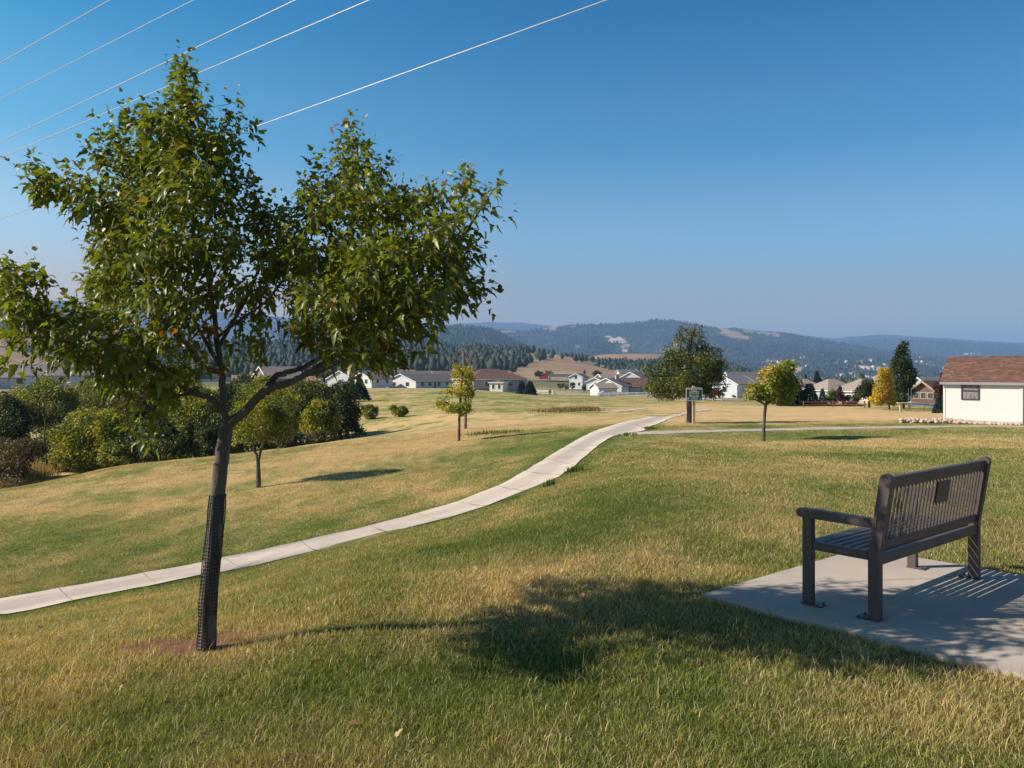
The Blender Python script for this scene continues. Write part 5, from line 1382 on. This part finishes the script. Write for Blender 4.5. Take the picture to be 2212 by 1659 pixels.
# ------------------------------------------------------------------ trees of the village
VT = [
 (1236, 832, 7, 10, 320, DKG, 'dark round tree, leftmost beside the narrow white house'), (1222, 834, 8, 9, 325, OLV, 'olive round tree left of the narrow white house'),
 (1262, 838, 7, 9, 300, GRS, 'dark small tree touching the narrow white house on its right'), (1210, 834, 7, 8, 320, DKG, 'dark round tree standing apart left of the village'),
 (1283, 826, 16, 11, 380, OLV, 'broad olive tree above the small grey house'), (1310, 828, 12, 10, 370, DKG, 'dark tree behind the tan twin-gabled house'),
 (1372, 818, 16, 14, 340, DKG, 'tall dark tree between the far low house and the village roofs'), (1352, 825, 12, 9, 350, OLV, 'olive tree in the middle of the village roofs'),
 (1396, 835, 12, 16, 250, OLV, 'tall tree left of the broad dark tree among the houses'), (1420, 848, 10, 9, 200, OLY, 'small yellowish tree by the road left of the broad dark tree'),
 (1600, 838, 8, 10, 240, OLV, 'round tree behind the pale blue house'), (1560, 848, 9, 8, 200, DKG, 'dark shrub-like tree left of the pale blue house'),
 (1610, 857, 7, 5, 180, OLV, 'low shrub in front of the pale blue house'), (1585, 856, 6, 4, 178, OLY, 'small yellowish shrub at the white gable'),
 (1165, 808, 14, 9, 560, DKG, 'dark tree clump left above the red lorry'), (1187, 806, 10, 9, 560, OLV, 'small tree directly behind the red lorry'), (1290, 806, 14, 9, 560, DKG, 'dark bushy tree right of the white pickup'),
 (1263, 804, 3, 6, 650, DKG, 'lone small tree on the brown slope above the white pickup'), (1108, 800, 8, 6, 620, DKG, 'small tree at the edge of the brown slope'),
 (1100, 846, 6, 5, 200, OLY, 'small yellow-green bush left of the two spruces'), (1188, 846, 4, 6, 190, OLY, 'thin yellow sapling right of the two spruces'),
 (765, 825, 20, 16, 140, DKG, 'dark bush behind the rounded blue spruce'), (240, 815, 30, 22, 170, DKG, 'dark tree behind the thicket, left of the maple trunk'),
 (400, 820, 40, 26, 160, OLV, 'olive tree crown behind the maple trunk'), (60, 800, 30, 16, 260, DKG, 'dark trees behind the left frame edge houses'),
 (700, 812, 24, 12, 300, DKG, 'dark tree crown right of the brown-roofed house between the limbs'),
 (1920, 868, 10, 10, 120, OLV, 'small tree behind the golden yellow tree'), (1862, 812, 6, 8, 200, OLV, 'small far tree above the cream house roof'),
]
protos = {}
for i, (px, py, rx, ry, d, pal, lab) in enumerate(VT):
    if pal is GRS: pal = DKG
    B = W3(px, py + ry, d); g = max(hz(B.x, B.y), -60); bpy_ = py + ry + 2
    rz = rx / F * d * .8
    blob_tree('tree', lab, 'tree', (px, bpy_), d, [(px, bpy_ + 2), (px, py)], rx / F * d * .09, [(px, py, rx * .9, ry * .85, 0, rz, 1), (px - rx * .3, py - ry * .3, rx * .5, ry * .6, 0, rz * .7, .8), (px + rx * .4, py + ry * .2, rx * .55, ry * .6, 0, rz * .7, .8)], 700, max(rx, ry) / F * d * .22, pal, (), 0, 100 + i, clump=.45)

# ------------------------------------------------------------------ hills
HM = ground_mat('hill', 0.012, amp=0.35)
def hill(name, crest, dbase, pybase, cols, gully=1.0, n=(420, 120), seed=0, back=1.25, noise_px=1.2, paint=None):
    """crest: (px, py, d). The face rises from dbase to the crest; then it falls away behind."""
    px = np.linspace(crest[0][0], crest[-1][0], n[0]); cp = np.array(crest, float)
    cy = np.interp(px, cp[:, 0], cp[:, 1]); cd = np.interp(px, cp[:, 0], cp[:, 2])
    k_ = np.exp(-0.5 * (np.arange(-8, 9) / 3.5) ** 2); k_ /= k_.sum(); cy = np.convolve(np.pad(cy, 8, mode='edge'), k_, 'valid')
    cy = cy + (fbm(px / 30, px * 0, seed, 4) - .5) * noise_px * 4
    v = np.linspace(0, 1.35, n[1])
    PX, Vv = np.meshgrid(px, v, indexing='ij')
    db = np.interp(px, [q[0] for q in dbase], [q[1] for q in dbase])[:, None] if hasattr(dbase, '__len__') else dbase
    D = db + (cd[:, None] - db) * Vv
    zb = EYE - (pybase - HY) / F * db; zc_ = (EYE - (cy - HY) / F * cd)[:, None]
    s = np.where(Vv <= 1, Vv ** 1.0 * (1 - .25 * np.sin(Vv * np.pi)), 1 - ((Vv - 1) / .35) ** 1.6 * .9)
    Xw = (PX - CX) / F * D
    g = (fbm(Xw / (cd.mean() * .07), D / (cd.mean() * .11), seed + 3, 5) - .5)
    amp = (zc_ - zb) * .42 * gully * np.clip(np.sin(np.clip(Vv, 0, 1) * np.pi), 0, 1)
    Z_ = zb + (zc_ - zb) * s + g * amp
    V = np.stack([Xw.ravel(), D.ravel(), Z_.ravel()], 1)
    i = np.arange(n[0] - 1)[:, None]; j = np.arange(n[1] - 1)[None, :]
    q = np.stack([i * n[1] + j, (i + 1) * n[1] + j, (i + 1) * n[1] + j + 1, i * n[1] + j + 1], -1).reshape(-1, 4)
    PY = HY - (Z_ - EYE) / D * F
    c = paint(PX, PY, Xw, D, seed) if paint else np.ones(PX.shape + (3,)) * np.array(cols)
    o = np_mesh(name, V, q, HM, col=c.reshape(-1, 3), smooth=True, kind='structure')
    return dict(free=bool(paint and paint.__name__ == 'brown_paint'), px=px, D=D, Z=Z_, X=Xw, PY=PY, col=c)
FOR = np.array((.030, .045, .026)); DRY = np.array((.40, .26, .155)); ROCK = np.array((.55, .43, .33))
def forest_paint(clear=.60, patches=()):
    def f(PX, PY, X_, D_, seed):
        nz = fbm(X_ / 260 + seed, D_ / 420, seed + 8, 5); c = np.where((nz > clear)[..., None], DRY * .8, FOR)
        c = c * (.8 + .5 * fbm(X_ / 60, D_ / 60, seed + 2, 3))[..., None]
        for (px, py, rx, ry, th, col) in patches:
            q = np.exp(-((PX - px) / rx) ** 2 - ((PY - py) / ry) ** 2) * (.4 + 1.1 * fbm(PX / 5., PY / 3., seed + 6, 3))
            m = np.clip((q - th) * 8, 0, 1)[..., None]; c = c * (1 - m) + np.array(col) * m
        return c
    return f
_r = np.random.default_rng(4)
TOWN = [(px_, py_, _r.uniform(4, 13), _r.uniform(1.2, 3.2), .45, (ROCK if _r.random() < .5 else DRY) * _r.uniform(.7, 1.1)) for px_, py_ in zip(_r.uniform(1640, 2060, 70), 770 + 65 * _r.random(70) ** .7)]
h_far = hill('far_ridge', [(-300, 650, 6000), (60, 655, 6000), (140, 648, 6000), (300, 660, 6500), (500, 675, 7000), (700, 692, 8000), (950, 702, 9000), (1050, 695, 9200), (1130, 697, 9000), (1200, 706, 9000), (1400, 712, 9000), (1540, 707, 9000), (1590, 709, 9000), (1700, 718, 9200), (1800, 733, 9200), (1840, 727, 9000), (1900, 721, 8800), (2000, 728, 8800), (2212, 741, 8800), (2500, 750, 8800)], 5500, 800, FOR, .6, (520, 60), 1, noise_px=.6, paint=forest_paint(.9))
h_main = hill('forested_hill', [(820, 722, 5200), (1060, 712, 5200), (1130, 716, 5100), (1195, 706, 5000), (1240, 702, 5000), (1300, 702, 5000), (1360, 699, 5000), (1400, 693, 5000), (1432, 691, 5000), (1480, 697, 5000), (1530, 708, 5000), (1600, 712, 4900), (1700, 722, 4800), (1800, 740, 4800), (1900, 756, 4800), (1990, 768, 4600), (2100, 785, 4500), (2300, 800, 4400)], [(800, 2600), (1400, 2200), (1700, 1700), (2300, 1500)], 842, FOR, 1.5, (760, 260), 2, noise_px=.5,
    paint=forest_paint(.70, TOWN + [(1352, 748, 12, 6, .42, ROCK), (1345, 738, 10, 5, .5, ROCK), (1333, 735, 26, 9, .55, ROCK), (1310, 728, 14, 4, .6, ROCK), (1350, 757, 10, 5, .5, ROCK), (1705, 790, 26, 12, .55, DRY), (1720, 800, 20, 8, .5, DRY), (1660, 780, 20, 6, .6, DRY), (1870, 795, 20, 7, .62, ROCK), (1800, 815, 30, 10, .7, DRY), (1890, 818, 60, 12, .72, ROCK), (1960, 810, 40, 12, .68, DRY)]))
h_right = hill('right_ridge', [(1560, 738, 7000), (1700, 736, 7000), (1800, 742, 7000), (1900, 735, 7000), (2000, 736, 6800), (2100, 742, 6800), (2212, 748, 6600), (2500, 756, 6600)], 4300, 812, FOR, 1.0, (520, 160), 4, noise_px=.4,
    paint=forest_paint(.86, [(2070, 772, 30, 3, .42, ROCK), (2150, 778, 60, 3, .42, ROCK), (2100, 765, 26, 3, .45, ROCK), (2045, 780, 18, 2.5, .5, ROCK), (1990, 800, 30, 8, .62, DRY), (2010, 815, 30, 8, .6, ROCK)]))
h_knoll = hill('near_knoll', [(600, 700, 3400), (860, 714, 3300), (940, 712, 3300), (1000, 705, 3300), (1050, 712, 3300), (1085, 722, 3250), (1110, 738, 3200), (1150, 756, 3100), (1200, 775, 3000)], 1500, 800, FOR, .6, (260, 90), 5, noise_px=.6, paint=forest_paint(.8))
def brown_paint(PX, PY, X_, D_, seed):
    nz = fbm(X_ / 90, D_ / 140, seed + 8, 4); c = np.ones(PX.shape + (3,)) * np.array((.31, .20, .115)) * (.8 + .4 * nz)[..., None]; return c
h_brown = hill('brown_hill', [(500, 742, 1250), (700, 748, 1250), (850, 755, 1200), (950, 757, 1200), (1100, 757, 1200), (1150, 760, 1180), (1230, 770, 1180), (1290, 784, 1150), (1350, 795, 1120), (1400, 802, 1080), (1450, 812, 1050), (1500, 824, 1000)], 540, 822, FOR, .5, (420, 100), 6, noise_px=.5, paint=brown_paint)
h_tan = hill('tan_hill', [(1225, 782, 1500), (1270, 771, 1500), (1300, 765.5, 1500), (1340, 764, 1500), (1400, 764, 1500), (1450, 766, 1500), (1500, 772, 1500), (1560, 790, 1450), (1620, 815, 1400)], 950, 818, FOR, .15, (200, 60), 7, noise_px=.2, paint=brown_paint)
h_left = hill('left_hill', [(-300, 690, 1500), (0, 690, 1500), (40, 700, 1500), (100, 712, 1450), (200, 720, 1450), (350, 730, 1400), (500, 740, 1350), (640, 750, 1300), (760, 760, 1250)], 600, 825, FOR, .5, (260, 80), 9, noise_px=.6, paint=forest_paint(.62))

# pine woods on the hills: seen as masses
def cone_trees(name, label, P, hgt, seed, pal, sides=6, wr=.22, lv=((0.08, 1.0), (.45, .75), (.46, .85), (.75, .42), (1.0, 0.03))):
    rng = np.random.default_rng(seed); n = len(P); Vs, Fs, Cs = [], [], []
    k = sides; m = len(lv) * k
    th = (np.arange(k) / k * 2 * np.pi)[None, None, :] + rng.random((n, 1, 1)) * 6
    zz = np.array([q[0] for q in lv])[None, :, None] * hgt[:, None, None]
    rr = np.array([q[1] for q in lv])[None, :, None] * (hgt * wr * rng.uniform(.7, 1.4, n))[:, None, None] * (.7 + .6 * rng.random((n, len(lv), k)))
    x = P[:, 0][:, None, None] + rr * np.cos(th); y = P[:, 1][:, None, None] + rr * np.sin(th); z = P[:, 2][:, None, None] + zz + 0 * th - .02 * hgt[:, None, None] + (rng.random((n, len(lv), k)) - .5) * .06 * hgt[:, None, None]
    V = np.stack([x, y, z], -1).reshape(-1, 3)
    f = []
    for a in range(len(lv) - 1):
        for b in range(k): f.append((a * k + b, a * k + (b + 1) % k, (a + 1) * k + (b + 1) % k, (a + 1) * k + b))
    f = np.array(f)[None] + (np.arange(n) * m)[:, None, None]
    c = np.array(pal)[rng.integers(0, len(pal), n)] * rng.uniform(.7, 1.35, (n, 1))
    o = np_mesh(name, V, f.reshape(-1, 4), M['needle'], col=np.repeat(c, m, 0))
    return tag(o, label, 'forest', kind='stuff')
PINE = [(.022, .036, .018), (.032, .05, .024), (.045, .06, .03)]
def on_hill(h, n, seed, keep, zoff=0):
    rng = np.random.default_rng(seed); a, b = h['D'].shape
    u = rng.random(n) * (a - 2); v = rng.random(n) ** .8 * (b - 2); i = u.astype(int); j = v.astype(int); fu = u - i; fv = v - j
    def S(A): return (A[i, j] * (1 - fu) + A[i + 1, j] * fu) * (1 - fv) + (A[i, j + 1] * (1 - fu) + A[i + 1, j + 1] * fu) * fv
    X_, D_, Z_, PY = S(h['X']), S(h['D']), S(h['Z']), S(h['PY']); PX = CX + X_ / D_ * F
    k = keep(PX, PY, X_, D_, rng) & ((h['col'][i, j].sum(-1) < .35) | (h['free']))
    return np.stack([X_, D_, Z_], 1)[k]
def k_brown(PX, PY, X_, D_, rng):
    # open brown slopes low down and a bare strip beside the gully
    lower = np.interp(PX, [500, 860, 1010, 1080, 1120, 1165, 1200, 1290, 1380, 1450, 1500], [812, 808, 806, 800, 796, 780, 770, 782, 800, 812, 815])
    left = (PX > 1130) & (PX < 1185) & (PY > 762)
    strip = np.abs(PX - (1140 + (PY - 762) * .9)) < 9
    return (PY < lower + rng.normal(size=len(PX)) * 3) & ~(strip & (PY > 763)) & (fbm(X_ / 60, D_ / 70, 5, 3) > .34)
P = on_hill(h_brown, 5200, 81, k_brown); rg = np.random.default_rng(1)
cone_trees('pine_forest', 'dark pine wood on the brown hill beyond the white houses', P, rg.uniform(6, 12, len(P)) * rg.uniform(.8, 1.2, len(P)), 82, PINE, 7, .30, lv=((.06, .55), (.3, 1.0), (.55, .92), (.8, .6), (1.0, .1)))
def k_tan(PX, PY, X_, D_, rng): return (PY > np.interp(PX, [1225, 1270, 1320, 1390, 1440, 1600], [774, 782, 788, 792, 784, 776]) + rng.normal(size=len(PX)) * 1.5)
P = on_hill(h_tan, 1500, 83, k_tan); cone_trees('pine_forest', 'pine trees along the foot of the smooth tan hill', P, rg.uniform(8, 15, len(P)), 84, PINE, 7, .30, lv=((.06, .55), (.3, 1.0), (.55, .92), (.8, .6), (1.0, .1)))
P = on_hill(h_left, 3500, 85, lambda a, b, c, d, r: fbm(c / 80, d / 100, 12, 3) > .45); cone_trees('pine_forest', 'pine wood on the dark hill at the left behind the maple', P, rg.uniform(7, 13, len(P)), 86, PINE, 6, .30, lv=((.06, .55), (.3, 1.0), (.55, .92), (.8, .6), (1.0, .1)))
P = on_hill(h_main, 26000, 87, lambda a, b, c, d, r: (fbm(c / 260 + 2, d / 420, 10, 5) < .72) & (np.exp(-((a - 1350) / 22) ** 2 - ((b - 748) / 10) ** 2) < .35)); cone_trees('pine_forest', 'hazy blue pine forest covering the long main hill', P, rg.uniform(10, 17, len(P)), 88, PINE, 4, .3)
P = on_hill(h_knoll, 6000, 89, lambda a, b, c, d, r: d < 1e9); cone_trees('pine_forest', 'hazy pine forest on the rounded knoll right of the maple crown', P, rg.uniform(12, 20, len(P)), 90, PINE, 4, .3)
P = on_hill(h_right, 9000, 91, lambda a, b, c, d, r: fbm(c / 260 + 4, d / 420, 12, 5) < .8); cone_trees('pine_forest', 'hazy forest on the flat far ridge at the right', P, rg.uniform(14, 26, len(P)), 92, PINE, 4, .3)
# wooded town on the valley floor at the right
rg = np.random.default_rng(93); n = 7000
pxs = rg.uniform(1380, 2500, n); ds = 420 + (2300 - 420) * rg.random(n) ** .8; X_ = (pxs - CX) / F * ds
P = np.stack([X_, ds, H(X_, ds)], 1); k = fbm(X_ / 50, ds / 70, 31, 3) > .42; P = P[k]
cone_trees('town_trees', 'trees filling the valley town behind the houses on the right', P, rg.uniform(7, 15, len(P)), 94, [(.03, .045, .02), (.045, .065, .025), (.07, .08, .03)], 6, .38)
hr0 = None
rg = np.random.default_rng(17)
for i in range(26):
    px, py = rg.uniform(1680, 2050), rg.uniform(772, 832)
    m = h_main; nv = int(m['PY'].shape[1] / 1.35)
    e_ = ((m['X'] / m['D'] * F + CX - px) ** 2 + (m['PY'] - py) ** 2)[:, :nv]; k = np.unravel_index(int(e_.argmin()), e_.shape)
    loc = (m['X'][k], m['D'][k], m['Z'][k])
    if hr0 is None:
        hr0 = thing('distant_house', 'pale distant house, a speck among the trees of the far valley slope', 'house', loc, .6, 'specks of houses on the far valley slope')
        mb = MB(); mb.box((0, 0, 2.5), (14, 9, 7)); mb.build('wall', cm((.8, .77, .72)), hr0)
        mb = MB(); mb.prism([(-5.2, 6), (5.2, 6), (0, 9.0)], 0, -7.5, 7.5); mb.build('roof', roof_m(TN), hr0)
    else: dup(hr0, loc, rg.uniform(0, 3), scale=rg.uniform(.7, 1.3))

# a few fallen leaves on the near lawn
rg = np.random.default_rng(19); n = 90
yy_ = np.sqrt(rg.random(n) * (64 - 6) + 6); xx_ = (rg.random(n) * 1.3 - .7) * yy_
k = ~inpoly(xx_, yy_, [(p.x, p.y) for p in slab]); xx_ = xx_[k]; yy_ = yy_[k]; n = len(xx_)
ax, sd, nm = orient(n, rg, 0, 2.0)
o = merge_mesh('fallen_leaves', [leaves(np.stack([xx_, yy_, H(xx_, yy_) + .03], 1), ax, sd, nm, .035 + .03 * rg.random(n), np.array([(.42, .2, .07), (.3, .16, .06), (.45, .36, .15)])[rg.integers(0, 3, n)], TEMPL_MAPLE)], M['leaf_small'])
tag(o, 'scattered small fallen leaves on the near lawn', 'leaf litter', kind='stuff')

# ------------------------------------------------------------------ haze
hm = bpy.data.materials.new('haze'); hm.use_nodes = True; t_ = hm.node_tree
for n_ in list(t_.nodes): t_.nodes.remove(n_)
ou = t_.nodes.new('ShaderNodeOutputMaterial'); pv = t_.nodes.new('ShaderNodeVolumePrincipled')
pv.inputs['Color'].default_value = (.34, .56, .95, 1); pv.inputs['Density'].default_value = 0.00015; pv.inputs['Anisotropy'].default_value = 0.0
t_.links.new(pv.outputs[0], ou.inputs['Volume'])
mb = MB(); mb.box((0, 7000, 195), (34000, 22000, 770))
hz_o = mb.build('haze', hm); tag(hz_o, 'thin blue haze in the air', 'haze', kind='stuff')
